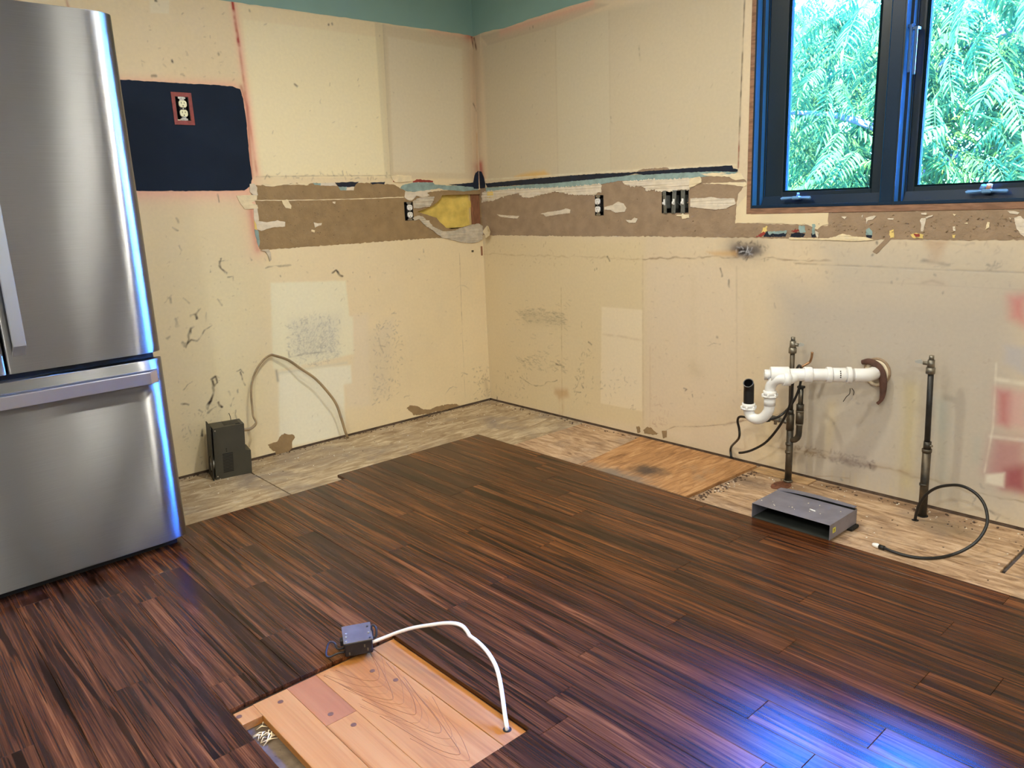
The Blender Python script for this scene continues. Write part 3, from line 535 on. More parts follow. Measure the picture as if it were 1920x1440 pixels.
# red overspray squares at the right edge
p([(1868, 728), (1925, 735), (1925, 806), (1868, 796)], P(196, 140, 130), 0.6, 0.03); p([(1870, 732), (1893, 735), (1890, 800), (1872, 792)], P(166, 84, 80), 0.65, 0.025)
p([(1862, 820), (1925, 822), (1925, 925), (1880, 915), (1848, 885)], P(162, 96, 96), 0.65, 0.04); p([(1885, 880), (1925, 870), (1925, 925), (1880, 915)], P(140, 60, 64), 0.75, 0.025); p([(1848, 890), (1884, 886), (1882, 914), (1848, 905)], P(206, 194, 168), 0.9, 0.008)
p([(1892, 556), (1925, 552), (1925, 612), (1895, 596)], P(190, 96, 92), 0.65, 0.03); p([(1884, 648), (1925, 652), (1925, 705), (1884, 680)], P(170, 162, 152), 0.75, 0.02)
ln([(1868, 680), (1862, 800), (1846, 885)], 0.003, P(216, 204, 176), 0.7, 0.004); ln([(1870, 712), (1925, 720)], 0.014, P(214, 202, 174), 0.6, 0.006); ln([(1856, 818), (1925, 826)], 0.010, P(210, 198, 170), 0.6, 0.006)
WR.specks([(1480, 560), (1860, 600), (1850, 900), (1480, 820)], 110, P(140, 120, 96), 0.5, (0.001, 0.003)); WR.specks([(1220, 500), (1470, 520), (1400, 780), (1220, 780)], 70, P(140, 118, 90), 0.5, (0.001, 0.003))
for q in [(1500, 640, 1520, 900), (1600, 560, 1600, 690)]: ln([(q[0], q[1]), (q[2], q[3])], 0.006, P(192, 174, 140), 0.3, 0.01)

# ---- openings
def rectuv(conv, x, y, w, h): c = conv(x, y); return [(c[0]-w/2, c[1]-h/2), (c[0]+w/2, c[1]-h/2), (c[0]+w/2, c[1]+h/2), (c[0]-w/2, c[1]+h/2)]
OUT_N = uL(342.5, 204); OUT_L = uL(766.3, 396); OUT_R = uR(1124, 385); SWB = uR(1266, 378.5)
BW, BH = 0.057, 0.100
def rc(c, w, h): return [(c[0]-w/2, c[1]-h/2), (c[0]+w/2, c[1]-h/2), (c[0]+w/2, c[1]+h/2), (c[0]-w/2, c[1]+h/2)]
CAV = [uL(*q) for q in [(782, 397), (793, 393), (804, 389), (813, 384), (820, 379), (826, 372), (829, 366), (850, 365), (880, 364.5), (897, 364)]]+[np.array([-0.004, uL(897, 364)[1]]), np.array([-0.004, uL(897, 420)[1]])]+[uL(*q) for q in [(886, 421), (872, 425), (860, 428), (848, 430), (836, 427), (830, 421), (824, 416), (818, 408), (808, 405), (799, 402)]]
WL.hole(rc(OUT_N, BW, BH), 0.004); WL.hole(rc(OUT_L, BW, BH), 0.004); WL.hole(CAV, 0.004)
WR.hole(rc(OUT_R, BW, BH), 0.004); WR.hole(rc(SWB, 0.150, BH), 0.004)
WY0, WY1, WZ0, WZ1 = 1.784, 2.976, 1.116, 2.072                          # rough window opening
WR.hole([(WY0, WZ0), (WY1, WZ0), (WY1, WZ1), (WY0, WZ1)], 0.0)
wall_left = WL.build('wall_left', M_WALL, (XW, 0.0, 0.012, CEIL), 0.11)
wall_right = WR.build('wall_right', M_WALL, (0.0, -YW, 0.012, CEIL), 0.11, windows=[(WY0, WY1, WZ0, WZ1)])

# ---- paint, paper and plaster layers lying on the walls
m_navy = mat('navy_paint', P(22, 32, 46), 0.75, var=0.08, vscale=5, bump=0.05, spec=0.2)
m_navy2 = mat('dark_navy_paint', P(20, 28, 42), 0.45, var=0.25, vscale=30, bump=0.1)
m_teal = mat('teal_paint', P(128, 158, 142), 0.55, var=0.03, vscale=4, bump=0.05)
m_teal2 = mat('pale_teal_paint', P(132, 150, 138), 0.6, var=0.16, vscale=30, bump=0.15)
m_brown = mat('brown_gypsum_paper', P(142, 116, 80), 0.85, var=0.09, vscale=18, bump=0.7, bscale=60, spec=0.2)
m_brown2 = mat('brown_gypsum_paper_window_side', P(146, 122, 94), 0.85, var=0.09, vscale=18, bump=0.7, bscale=60, spec=0.2)
m_white = mat('torn_white_paper', P(206, 190, 162), 0.8, var=0.08, vscale=30, bump=0.3, spec=0.2)
m_pale = mat('pale_paper_edge', P(216, 196, 154), 0.8, var=0.08, vscale=25, bump=0.3, spec=0.2)
m_grey = mat('grey_torn_paper', P(186, 172, 146), 0.85, var=0.14, vscale=26, bump=0.5, spec=0.2)
m_yel = mat('yellow_paint_chip', P(216, 186, 104), 0.6, var=0.1); m_redp = mat('red_paint_chip', P(140, 52, 40), 0.6, var=0.15)
m_cream = mat('cream_primer', P(214, 192, 148), 0.75, var=0.04, vscale=8, bump=0.1)
def layer(wall, conv, name, pts, m, t, r=0.0012, step=0.012, holes=(), z0=0.0, raw=False, label=None, curl=0.0):
    uv = [np.array(q) for q in pts] if raw else [conv(*q) for q in pts]
    uv = rag(uv, r, step) if r else uv
    return MB().prism([tuple(q) for q in uv], z0, t, holes=[[tuple(q) for q in h] for h in holes], jit=(lambda: random.uniform(0, curl)) if curl else None).build(name, m, wall, label)
L = lambda *a, **k: layer(wall_left, uL, *a, **k)
Rr = lambda *a, **k: layer(wall_right, uR, *a, **k)
# left wall
tl = [np.array([XW, uL(440, 4)[1]])]+[uL(*q) for q in [(440, 4), (520, 15), (600, 27), (660, 35), (717, 43), (760, 49), (820, 57), (878, 66)]]
L('teal_paint_band', tl+[np.array([0.0, tl[-1][1]-0.004]), np.array([0.0, CEIL]), np.array([tl[0][0], CEIL])], m_teal, 0.0008, raw=True, r=0.0008, step=0.03, label='teal painted band above the bare plasterboard')
L('navy_paint_patch', [(150, 148), (236, 150), (320, 155), (400, 159), (436, 162), (450, 167), (456, 185), (462, 230), (468, 300), (473, 335), (470, 349), (458, 357), (400, 358), (300, 358), (150, 358)], m_navy, 0.0012, r=0.0008, step=0.012, holes=[rc(OUT_N, BW, BH)], label='dark navy painted rectangle beside the fridge')
CORNER = lambda x, y: np.array([0.0, uL(x, y)[1]])
band = [uL(*q) for q in [(469, 348), (500, 346), (545, 344), (590, 344), (640, 343), (690, 343), (738, 346), (757, 356), (764, 365), (790, 362), (830, 357), (886, 356)]]+[CORNER(897, 355), CORNER(905, 441)]+[uL(*q) for q in [(886, 442), (830, 446), (798, 447), (672, 456), (560, 464), (505, 468), (490, 469), (486, 466), (484, 440), (481, 415), (482, 390), (478, 376), (470, 362)]]
L('bare_gypsum_band', band, m_brown, 0.0010, raw=True, r=0.0015, step=0.010, z0=-0.012, holes=[rc(OUT_L, BW, BH), [tuple(q) for q in rag(CAV, 0.0006, 0.01)]], label='brown gypsum core paper where the backsplash was torn off')
L('torn_paper', [(468, 345), (476, 344), (482, 352), (483, 366), (477, 367), (468, 360)], m_white, 0.0022, curl=0.002)
L('torn_paper', [(443, 367), (455, 366), (482, 366), (481, 374), (471, 381), (482, 384), (484, 391), (458, 392), (448, 377)], m_pale, 0.0020, curl=0.002)
L('torn_paper', [(475, 391), (482, 391), (485, 412), (481, 424), (476, 410)], m_white, 0.0018, curl=0.001)
L('yellow_paint_chip', [(476, 414), (482, 414), (482, 430), (477, 430)], m_yel, 0.0016); L('teal_paint_chip', [(477, 430), (484, 432), (487, 456), (485, 464), (479, 444)], m_teal2, 0.0016)
L('torn_paper', [(481, 414), (500, 417), (520, 413), (534, 416), (534, 425), (510, 427), (500, 429), (490, 433), (482, 430)], m_white, 0.0020, curl=0.0015)
L('torn_paper', [(528, 376), (538, 374), (546, 386), (545, 392), (535, 390), (530, 382)], m_pale, 0.0025, curl=0.002)
L('torn_paper', [(588, 417), (596, 419), (603, 418), (602, 422), (590, 427)], m_white, 0.0022, curl=0.002); L('torn_paper', [(623, 378), (629, 378), (628, 382), (624, 381)], m_white, 0.0018); L('torn_paper', [(584, 430), (590, 432), (589, 436), (583, 434)], m_pale, 0.0020, curl=0.002)
L('torn_paper', [(489, 345), (540, 344), (578, 343), (578, 347), (540, 346), (510, 350), (498, 349)], m_pale, 0.0018, curl=0.001)
L('grey_paint_chip', [(586, 343), (602, 343), (601, 348), (590, 347)], m_teal2, 0.0014); L('torn_paper', [(601, 343), (628, 343), (632, 349), (601, 348)], m_white, 0.0016)
L('navy_paint_chip', [(628, 342), (673, 341), (667, 346), (664, 351), (635, 351)], m_navy2, 0.0016); L('teal_paint_chip', [(634, 350), (650, 350), (649, 357), (638, 357)], m_teal2, 0.0018); L('torn_paper', [(650, 351), (664, 350), (663, 357), (649, 357)], m_white, 0.0018)
L('navy_paint_chip', [(694, 342), (722, 341), (720, 346), (708, 344), (698, 346)], m_navy2, 0.0014)
L('paper_seam', [(474, 375), (530, 375), (620, 373.5), (690, 371.5), (757, 369), (757, 370.5), (690, 373), (620, 375), (530, 376.3), (475, 376.5)], m_pale, 0.0016, r=0.0008, step=0.02)
L('torn_paper', [(733, 331), (744, 327), (760, 329), (771, 330), (771, 340), (752, 343), (740, 342), (735, 337)], m_pale, 0.0025, curl=0.003); L('red_paint_chip', [(737, 336), (746, 337), (745, 341), (737, 341)], m_redp, 0.0028); L('red_paint_chip', [(774, 340), (781, 336), (812, 339), (811, 342), (774, 342)], m_redp, 0.0014)
L('teal_paint_strip', [(750, 353), (755, 347), (762, 345), (775, 342), (811, 342), (815, 346), (841, 348), (885, 349)]+[(897, 350), (896, 356), (884, 357), (870, 359), (850, 357), (833, 356), (823, 353), (806, 356), (781, 360), (763, 359), (757, 356)], m_teal2, 0.0020, r=0.0008, step=0.008, label='pale teal paint left along the band')
L('navy_paint_strip', [(841, 346), (860, 345), (889, 342), (896, 343), (897, 350), (887, 351), (862, 348.5)], m_navy2, 0.0026, r=0.0006, step=0.008); L('navy_paint_blot', [(896.5, 320), (891, 325), (889, 332), (886, 348), (888, 354), (897, 354)], m_navy2, 0.0030, r=0.0006, step=0.006)
L('torn_paper', [(759, 360), (775, 360), (806, 356), (808, 358), (800, 362), (805, 366), (795, 370), (780, 367), (772, 376), (764, 375), (758, 370)], m_white, 0.0030, curl=0.002)
L('torn_paper', [(774, 377), (783, 372), (797, 368), (814, 369), (812, 376), (805, 388), (796, 388), (786, 391), (775, 390)], m_grey, 0.0030, curl=0.004, step=0.006)
hem = [(773, 409), (782, 404), (791, 405), (799, 413), (804, 413), (805, 418), (811, 425), (820, 429), (829, 434), (852, 432), (869, 426), (885, 421), (897, 419), (904, 424), (905, 439), (903, 449), (895, 454), (885, 456), (865, 455), (847, 450), (829, 446), (820, 440), (811, 432), (799, 425), (790, 417), (785, 411), (777, 414)]
hem = [np.minimum(uL(*q), [-0.001, 9]) for q in hem]
L('torn_paper', hem, m_grey, 0.0045, raw=True, curl=0.003, r=0.001, step=0.006, label='wide grey paper lip under the insulation hole')
L('torn_paper', [(488, 469), (503, 467), (507, 474), (508, 487), (505, 490), (501, 478), (497, 472)], m_grey, 0.004, curl=0.004)
def gyp(pts, nm='bare_gypsum_patch', W=L): return W(nm, pts, m_brown, 0.0008, r=0.0018, step=0.008)
gyp([(502, 834), (510, 831), (520, 828), (524, 820), (533, 812), (540, 815), (548, 814), (553, 820), (547, 830), (548, 840), (542, 846), (518, 854), (516, 846), (508, 842)])
gyp([(762, 766), (768, 760), (778, 760), (790, 766), (806, 768), (820, 762), (838, 758), (856, 757), (862, 760), (846, 766), (800, 776), (776, 779), (770, 772)])
# the hole: insulation, stud, back paper
m_ins = mat('yellow_insulation', P(204, 174, 86), 0.9, var=0.14, vscale=16, bump=0.8, bscale=30, spec=0.1)
mb = MB(); nx, ny = 24, 16; x0, z0 = uL(778, 432); x1, z1 = uL(893, 360); rn = fbm((ny, nx), 5, 4)
mb.add([(x0+(x1-x0)*i/(nx-1), z0+(z1-z0)*j/(ny-1), -0.024+0.028*rn[j, i]) for j in range(ny) for i in range(nx)], [(j*nx+i, j*nx+i+1, (j+1)*nx+i+1, (j+1)*nx+i) for j in range(ny-1) for i in range(nx-1)], True)
mb.build('insulation_batt', m_ins, wall_left, 'yellow fibre insulation showing through the hole in the wall')
m_stud = mat('stud_wood', P(126, 82, 54), 0.8, var=0.2, vscale=20, stretch=(6, 1, 6), bump=0.3)
a = uL(887, 420); b = uL(887, 360); MB().box((a[0]+0.004, a[1]-0.03, -0.07), (-0.002, b[1]+0.03, -0.010), bev=0.002).build('corner_stud', m_stud, wall_left, 'brown wooden stud at the right of the hole')
MB().box((a[0]-0.010, a[1]-0.03, -0.05), (a[0]+0.004, b[1]+0.03, -0.018), bev=0.001).build('insulation_flange', mat('kraft_flange', P(196, 166, 104), 0.8, var=0.08), wall_left)
c = uL(903, 468); MB().box((-0.020, c[1]-0.035, -0.004), (-0.008, c[1]+0.02, 0.003), bev=0.001).build('wood_sliver', m_stud, wall_left); c = uL(886, 471); MB().box((c[0]-0.008, c[1]-0.006, -0.004), (c[0]+0.008, c[1]+0.006, 0.001)).build('dark_notch', mat('dark_notch', P(90, 80, 60), 0.9), wall_left)
# right wall
tr = [uR(*q) for q in [(901, 63), (925, 56), (945, 53), (962, 47), (980, 41), (990, 36), (1020, 27), (1060, 14), (1110, 0), (1200, -27), (1300, -58), (1400, -90)]]
Rr('teal_paint_band', [np.array([0.0, tr[0][1]-0.004])]+tr+[np.array([-YW, tr[-1][1]]), np.array([-YW, CEIL]), np.array([0.0, CEIL])], m_teal, 0.0008, raw=True, r=0.0008, step=0.03, label='teal painted band above the bare plasterboard')
brn = [np.array([0.0, uR(905, 352)[1]])]+[uR(*q) for q in [(930, 352), (1000, 348), (1100, 340), (1200, 333), (1300, 328), (1360, 324), (1384, 326), (1400, 341), (1392, 352), (1384, 364), (1380, 390), (1381, 418), (1440, 420), (1530, 422), (1552, 424), (1554, 399)]]+[np.array([uR(1554, 396)[0], WZ0-0.002]), np.array([WY1+0.2, WZ0-0.002])]+[np.array([WY1+0.2, uR(1920, 450)[1]])]+[uR(*q) for q in [(1920, 450), (1800, 450), (1700, 449), (1600, 449), (1500, 448), (1435, 446), (1300, 444), (1200, 443), (1100, 443), (1000, 442), (920, 441)]]+[np.array([0.0, uR(905, 441)[1]])]
Rr('bare_gypsum_band', brn, m_brown2, 0.0010, raw=True, r=0.0014, step=0.010, z0=-0.012, holes=[rc(OUT_R, BW, BH), rc(SWB, 0.150, BH)], label='brown gypsum core paper running below the window')
Rr('cream_primer_piece', [(1381, 388), (1392, 376), (1400, 366), (1403, 392), (1440, 398), (1500, 398), (1554, 399), (1552, 420), (1540, 424), (1533, 430), (1515, 422), (1461, 419), (1420, 418), (1379, 419)], m_cream, 0.0018, r=0.0010, step=0.01)
Rr('torn_paper', [(905, 360), (920, 358), (960, 354), (1029, 352), (1071, 350), (1127, 344), (1128, 361), (1110, 366), (1090, 366), (1070, 364), (1056, 361), (1043, 359), (1020, 364), (1005, 368), (993, 371), (980, 370), (972, 362), (955, 366), (938, 371), (925, 377), (912, 376), (904, 380)], m_white, 0.0022, r=0.0026, step=0.005, curl=0.003)
Rr('yellow_paint_chip', [(915, 360), (925, 359), (926, 370), (914, 371)], m_yel, 0.0040, step=0.004)
Rr('torn_paper', [(1168, 340), (1200, 338), (1222, 336), (1260, 336), (1292, 333), (1296, 340), (1293, 356), (1270, 357), (1242, 360), (1225, 356), (1213, 358), (1207, 349), (1186, 350), (1172, 347)], m_white, 0.0022, r=0.0024, step=0.005, curl=0.003)
Rr('torn_paper', [(1295, 334), (1313, 331), (1316, 342), (1300, 350), (1293, 352)], m_pale, 0.0026, curl=0.003); Rr('torn_paper', [(1313, 326), (1372, 322), (1390, 326), (1396, 336), (1380, 338), (1368, 332), (1330, 330)], m_pale, 0.0020, curl=0.001)
Rr('torn_paper', [(1316, 344), (1340, 343), (1398, 341), (1400, 347), (1395, 350), (1378, 347), (1340, 345)], m_pale, 0.0020)
Rr('bare_gypsum_patch', [(1196, 321), (1205, 317), (1252, 314), (1256, 318), (1228, 323), (1204, 324)], m_brown2, 0.0030, step=0.008)
Rr('teal_paint_strip', [(911, 352), (960, 349), (1029, 343), (1102, 336), (1177, 329), (1207, 327), (1292, 322), (1373, 320), (1384, 321), (1379, 325), (1313, 332), (1298, 335), (1222, 339), (1162, 339), (1130, 345), (1071, 351), (1029, 354), (960, 357), (912, 359)], m_teal2, 0.0024, r=0.0010, step=0.008, label='pale teal paint left along the band')
Rr('navy_paint_strip', [(911, 344), (960, 339), (1011, 334), (1060, 330), (1117, 326), (1186, 323), (1253, 318), (1310, 314), (1373, 310), (1375, 316), (1384, 318), (1382, 322), (1372, 322), (1340, 321), (1292, 323), (1250, 325), (1207, 328), (1192, 325), (1177, 329), (1140, 333), (1102, 337), (1060, 341), (1029, 344), (970, 347), (914, 351)], m_navy2, 0.0032, r=0.0008, step=0.008, label='dark navy paint line left by the removed backsplash')
Rr('navy_paint_blot', [(896.5, 320), (903, 322), (907, 331), (910, 345), (910, 352), (897, 354)], m_navy2, 0.0036, r=0.0006, step=0.006)
for pts, m_ in [([(932, 402), (950, 404), (974, 405), (970, 410), (958, 409), (940, 407)], m_white), ([(1013, 401), (1030, 397), (1048, 395), (1062, 391), (1070, 393), (1069, 400), (1050, 402), (1024, 406), (1020, 402)], m_white),
                ([(1134, 388), (1150, 384), (1159, 378), (1170, 382), (1175, 390), (1172, 397), (1155, 399), (1145, 394), (1134, 393)], m_white), ([(1173, 412), (1184, 413), (1190, 408), (1196, 410), (1192, 418), (1180, 418)], m_white),
                ([(1295, 372), (1322, 371), (1334, 369), (1350, 372), (1377, 372), (1380, 382), (1362, 391), (1340, 393), (1320, 391), (1295, 388)], m_white), ([(1278, 402), (1292, 402), (1293, 408), (1280, 411)], m_pale),
                ([(1616, 405), (1619, 402), (1617, 409)], m_white), ([(1578, 406), (1588, 406), (1584, 411)], m_white), ([(1624, 408), (1640, 404), (1644, 405), (1636, 412), (1628, 413), (1625, 420)], m_white), ([(1665, 409), (1676, 409), (1675, 412), (1665, 411)], m_white),
                ([(1728, 399), (1738, 399), (1737, 403), (1728, 402)], m_white), ([(1736, 407), (1750, 403), (1748, 406), (1738, 410)], m_white), ([(1725, 413), (1728, 409), (1737, 409), (1735, 420), (1731, 434), (1727, 434), (1728, 422)], m_white), ([(1787, 401), (1793, 402), (1790, 405)], m_pale),
                ([(1787, 425), (1791, 424), (1792, 433), (1788, 433)], m_white), ([(1889, 395), (1905, 396), (1912, 399), (1908, 402), (1894, 400)], m_white), ([(1902, 408), (1914, 405), (1921, 412), (1921, 444), (1912, 436), (1906, 426)], m_white), ([(1892, 408), (1897, 409), (1895, 411)], m_white),
                ([(1808, 419), (1814, 417), (1815, 420)], m_pale), ([(1852, 416), (1857, 417), (1855, 426), (1848, 430)], m_pale), ([(1570, 442), (1580, 438), (1600, 443), (1625, 445), (1640, 450), (1600, 452), (1552, 450)], m_pale), ([(1480, 445), (1510, 446), (1552, 447), (1566, 443), (1566, 450), (1480, 449)], m_pale)]:
    Rr('torn_paper', pts, m_, 0.0024, r=0.0006, step=0.006, curl=0.0015)
Rr('navy_paint_chip', [(1432, 444), (1438, 434), (1475, 434), (1473, 444)], m_navy2, 0.0020, step=0.006); Rr('teal_paint_chip', [(1440, 434), (1476, 432), (1475, 437), (1442, 440)], m_teal2, 0.0026, step=0.006); Rr('yellow_paint_chip', [(1431, 427), (1439, 424), (1438, 434), (1428, 438)], m_yel, 0.0020, step=0.005); Rr('red_paint_chip', [(1418, 444), (1432, 434), (1436, 437), (1428, 444)], m_redp, 0.0022, step=0.005)
Rr('navy_paint_chip', [(1482, 444), (1484, 438), (1496, 436), (1510, 438), (1506, 445)], m_navy2, 0.0020, step=0.006); Rr('teal_paint_chip', [(1498, 424), (1509, 423), (1511, 436), (1500, 436)], m_teal2, 0.0022, step=0.005); Rr('red_paint_chip', [(1484, 434), (1492, 430), (1498, 431), (1494, 436)], m_redp, 0.0022, step=0.004)
Rr('teal_paint_chip', [(1523, 421), (1528, 420), (1529, 438), (1523, 440)], m_teal2, 0.0024, step=0.005); Rr('navy_paint_chip', [(1521, 438), (1528, 436), (1531, 445), (1522, 445)], m_navy2, 0.0022, step=0.005); Rr('torn_paper', [(1529, 432), (1536, 438), (1533, 446), (1530, 440)], m_white, 0.0028, step=0.005)
Rr('teal_paint_chip', [(1624, 430), (1630, 427), (1636, 433), (1636, 441), (1624, 441)], m_teal2, 0.0022, step=0.005); Rr('navy_paint_chip', [(1624, 441), (1636, 440), (1634, 446), (1625, 446)], m_navy2, 0.0022, step=0.005); Rr('yellow_paint_chip', [(1668, 433), (1676, 430), (1677, 445), (1669, 446)], m_yel, 0.0022, step=0.005)
Rr('yellow_paint_chip', [(1707, 440), (1718, 436), (1732, 440), (1731, 447), (1712, 446)], m_yel, 0.0022, step=0.005); Rr('red_paint_chip', [(1714, 438), (1724, 438), (1725, 443), (1717, 444)], m_redp, 0.0030, step=0.004); Rr('yellow_paint_chip', [(1786, 440), (1792, 440), (1791, 446), (1787, 446)], m_yel, 0.0022, step=0.005)
Rr('bare_gypsum_strip', [(1660, 448), (1672, 447), (1644, 476), (1636, 472)], m_brown2, 0.0016, r=0.0006, step=0.01)
gyp([(1206, 806), (1212, 801), (1222, 802), (1226, 808), (1236, 813), (1226, 815), (1208, 813)], W=Rr); gyp([(1193, 800), (1199, 799), (1201, 810), (1195, 812)], W=Rr); gyp([(1241, 808), (1250, 807), (1250, 820), (1243, 822)], W=Rr)
def flecks(wall, conv, regs, n, m, name, r):
    mb = MB()
    for _ in range(n):
        x0_, x1_, ya, yb2, yc, yd = random.choice(regs); t = random.random(); px_ = x0_+(x1_-x0_)*t; py_ = (ya+(yb2-ya)*t)+((yc+(yd-yc)*t)-(ya+(yb2-ya)*t))*random.random(); c = conv(px_, py_); s_ = random.uniform(*r); th = random.gauss(0.0, 0.7)
        q = [(c[0]+s_*k*math.cos(th+a_), c[1]+0.6*s_*k*math.sin(th+a_)) for a_, k in ((0, 1), (1.7, 0.45), (math.pi, random.uniform(0.6, 1)), (4.5, 0.4))]
        mb.prism(q, 0.0008, 0.0022+random.uniform(0, 0.0022))
    o = mb.build(name, m, wall); o['kind'] = 'stuff'
m_fl1 = mat('gypsum_fleck', P(160, 136, 100), 0.9, var=0.1); m_fl2 = mat('gypsum_gouge', P(98, 76, 50), 0.9, var=0.1)
rgL = [(490, 750, 352, 358, 464, 448), (490, 640, 380, 376, 464, 456)]; rgR = [(915, 1380, 385, 352, 438, 440), (1390, 1915, 424, 402, 444, 447), (1560, 1915, 402, 400, 444, 447)]
flecks(wall_left, uL, rgL, 120, m_fl1, 'gypsum_flecks', (0.0015, 0.005)); flecks(wall_left, uL, rgL, 90, m_fl2, 'gypsum_gouges', (0.0012, 0.004)); flecks(wall_right, uR, rgR, 170, m_fl1, 'gypsum_flecks', (0.0015, 0.006)); flecks(wall_right, uR, rgR, 110, m_fl2, 'gypsum_gouges', (0.0012, 0.004))
# curling flap beside the corner
mb = MB(); fp = [uR(*q) for q in [(908, 434), (912, 428), (917, 422.5), (924, 423.5), (928, 434), (927, 441), (920, 446), (913, 441)]]
cu = sum(fp)/len(fp); mb.add([(*q, 0.012+0.022*(i in (3, 4, 5, 6))+0.003*random.random()) for i, q in enumerate(fp)]+[(*cu, 0.014)], [(i, (i+1) % 8, 8) for i in range(8)]); o = mb.build('paper_flap', m_pale, wall_right, 'pale paper flap curling off the wall at the corner'); md = o.modifiers.new('thick', 'SOLIDIFY'); md.thickness = 0.0015
m_plate = mat('bottom_plate_wood', P(84, 66, 50), 0.9, var=0.3, vscale=25); m_dust = mat('gap_dust', P(150, 136, 116), 0.9, var=0.2, vscale=30)
structure(MB().box((XW, -0.013, -0.015), (0.0, 0.02, 0.016)).build('trim_1', m_plate)).location = (0, 0.016, 0); structure(MB().box((0.003, YW, -0.015), (0.05, 0.0, 0.016)).build('trim_2', m_plate))

# ================================================================ FLOOR
HW = 0.014                                                              # hardwood thickness; raw subfloor top is z = 0
PX0, PX1, PY0, PY1 = -2.4395, -1.9665, -2.466, -1.892                    # opening over the old oak boards
m_under = mat_plywood('grimy_underlay', [P(84, 68, 50), P(108, 90, 68), P(134, 116, 90)], P(66, 54, 42), (1, 1, 1), 0.46)
mb = MB(); mb.box((XW, YW, -0.12), (0.12, 0.12, -0.0195))
for a in (((XW, YW, -0.0195), (PX0, -0.62, -0.0005)), ((PX1, YW, -0.0195), (-0.72, -0.62, -0.0005)), ((PX0, YW, -0.0195), (PX1, PY0-0.4, -0.0005)), ((PX0, PY1+0.004, -0.0195), (PX1, -0.62, -0.0005)), ((XW, -0.62, -0.0195), (-2.65, 0, -0.0005))): mb.box(*a)
floor = structure(mb.build('floor', m_under))

m_ply = mat_plywood('raw_subfloor', [P(132, 108, 78), P(166, 144, 110), P(196, 176, 140)], P(138, 122, 102), (1.0, 3.4, 1), 0.50)
m_ply2 = mat_plywood('raw_subfloor_sink_side', [P(122, 92, 64), P(174, 142, 106), P(198, 168, 132)], P(132, 112, 92), (5, 1.0, 1), 0.50)
def sheet(x0, x1, y0, y1, m, z0=-0.0175, z1=0.0, name='subfloor_panel', label=None):
    return recentre(MB().box((x0, y0, z0), (x1, y1, z1), bev=0.0012).build(name, m, floor, label))
sheet(-2.70, -1.6455, -0.479, 0.0, m_ply); sheet(-2.70, -1.6455, -0.80, -0.482, m_ply); sheet(-1.6400, -0.0, -0.80, 0.0, m_ply)
sheet(-0.386, -0.0, -1.248, -0.802, m_ply2); sheet(-0.80, -0.389, -1.248, -0.802, m_ply2); sheet(-0.80, -0.0, -1.878, -1.251, m_ply2)
m_ply3 = mat_plywood('damp_subfloor_sink_side', [P(122, 92, 64), P(174, 142, 106), P(198, 168, 132)], P(132, 112, 92), (5, 1.0, 1), 0.50, spots=((0.05, -0.30, 0.10, (*P(134, 112, 84), 0.85), 0.6), (-0.02, 0.48, 0.09, (*P(112, 92, 74), 0.8), 0.6), (0.06, 0.30, 0.07, (*P(150, 118, 86), 0.7), 0.5), (0.16, -0.05, 0.06, (*P(120, 92, 66), 0.8), 0.15)))
sheet(-0.384, -0.0, -2.956, -1.881, m_ply3); sheet(-0.80, -0.388, -5.0, -1.881, m_ply2); sheet(-0.384, -0.0, -5.0, -2.970, m_ply2)
m_orange = mat_plywood('orange_plywood', [P(126, 88, 54), P(168, 122, 76), P(190, 148, 100)], P(150, 130, 102), (0.8, 5.5, 1), 0.58, spots=((-0.07, -0.05, 0.10, (*P(62, 56, 50), 0.85), 0.75), (-0.20, 0.03, 0.09, (*P(122, 108, 92), 0.9), 0.28), (-0.23, -0.2, 0.05, (*P(110, 98, 84), 0.8), 0.5)))
MBp = MB().prism([(-0.545, -1.876), (-0.030, -1.884), (-0.030, -1.222), (-0.520, -1.286), (-0.545, -1.30)], 0.0005, 0.0125)
recentre(MBp.build('plywood_patch', m_orange, floor, 'orange stained plywood patch nailed over the subfloor'))
m_batten = mat('batten_wood', P(172, 136, 92), 0.85, var=0.2, vscale=14, stretch=(6, 1, 1))
sheet(-0.085, -0.012, -2.155, -1.895, m_batten, 0.0005, 0.007, 'wood_batten')
m_stain = mat('damp_stain', P(150, 124, 90), 0.8, var=0.12, vscale=12)
m_rust = mat('rusty_flange', P(104, 62, 40), 0.9, var=0.3, vscale=50, bump=0.5)
MB().prism([(-0.155+0.055*math.cos(t)*(1+0.08*math.sin(3*t)), -2.075+0.036*math.sin(t)) for t in np.linspace(0, 2*math.pi, 22)[:-1]], 0.0004, 0.0022).build('rust_ring', m_rust, floor)
m_slotmetal = mat('slot_metal', P(90, 84, 80), 0.6, metal=0.6, var=0.3, vscale=30)
recentre(MB().box((-0.36, -2.968, -0.012), (-0.01, -2.958, -0.006)).build('metal_strip', m_slotmetal, floor, 'metal strip lying in the slot between subfloor panels'))

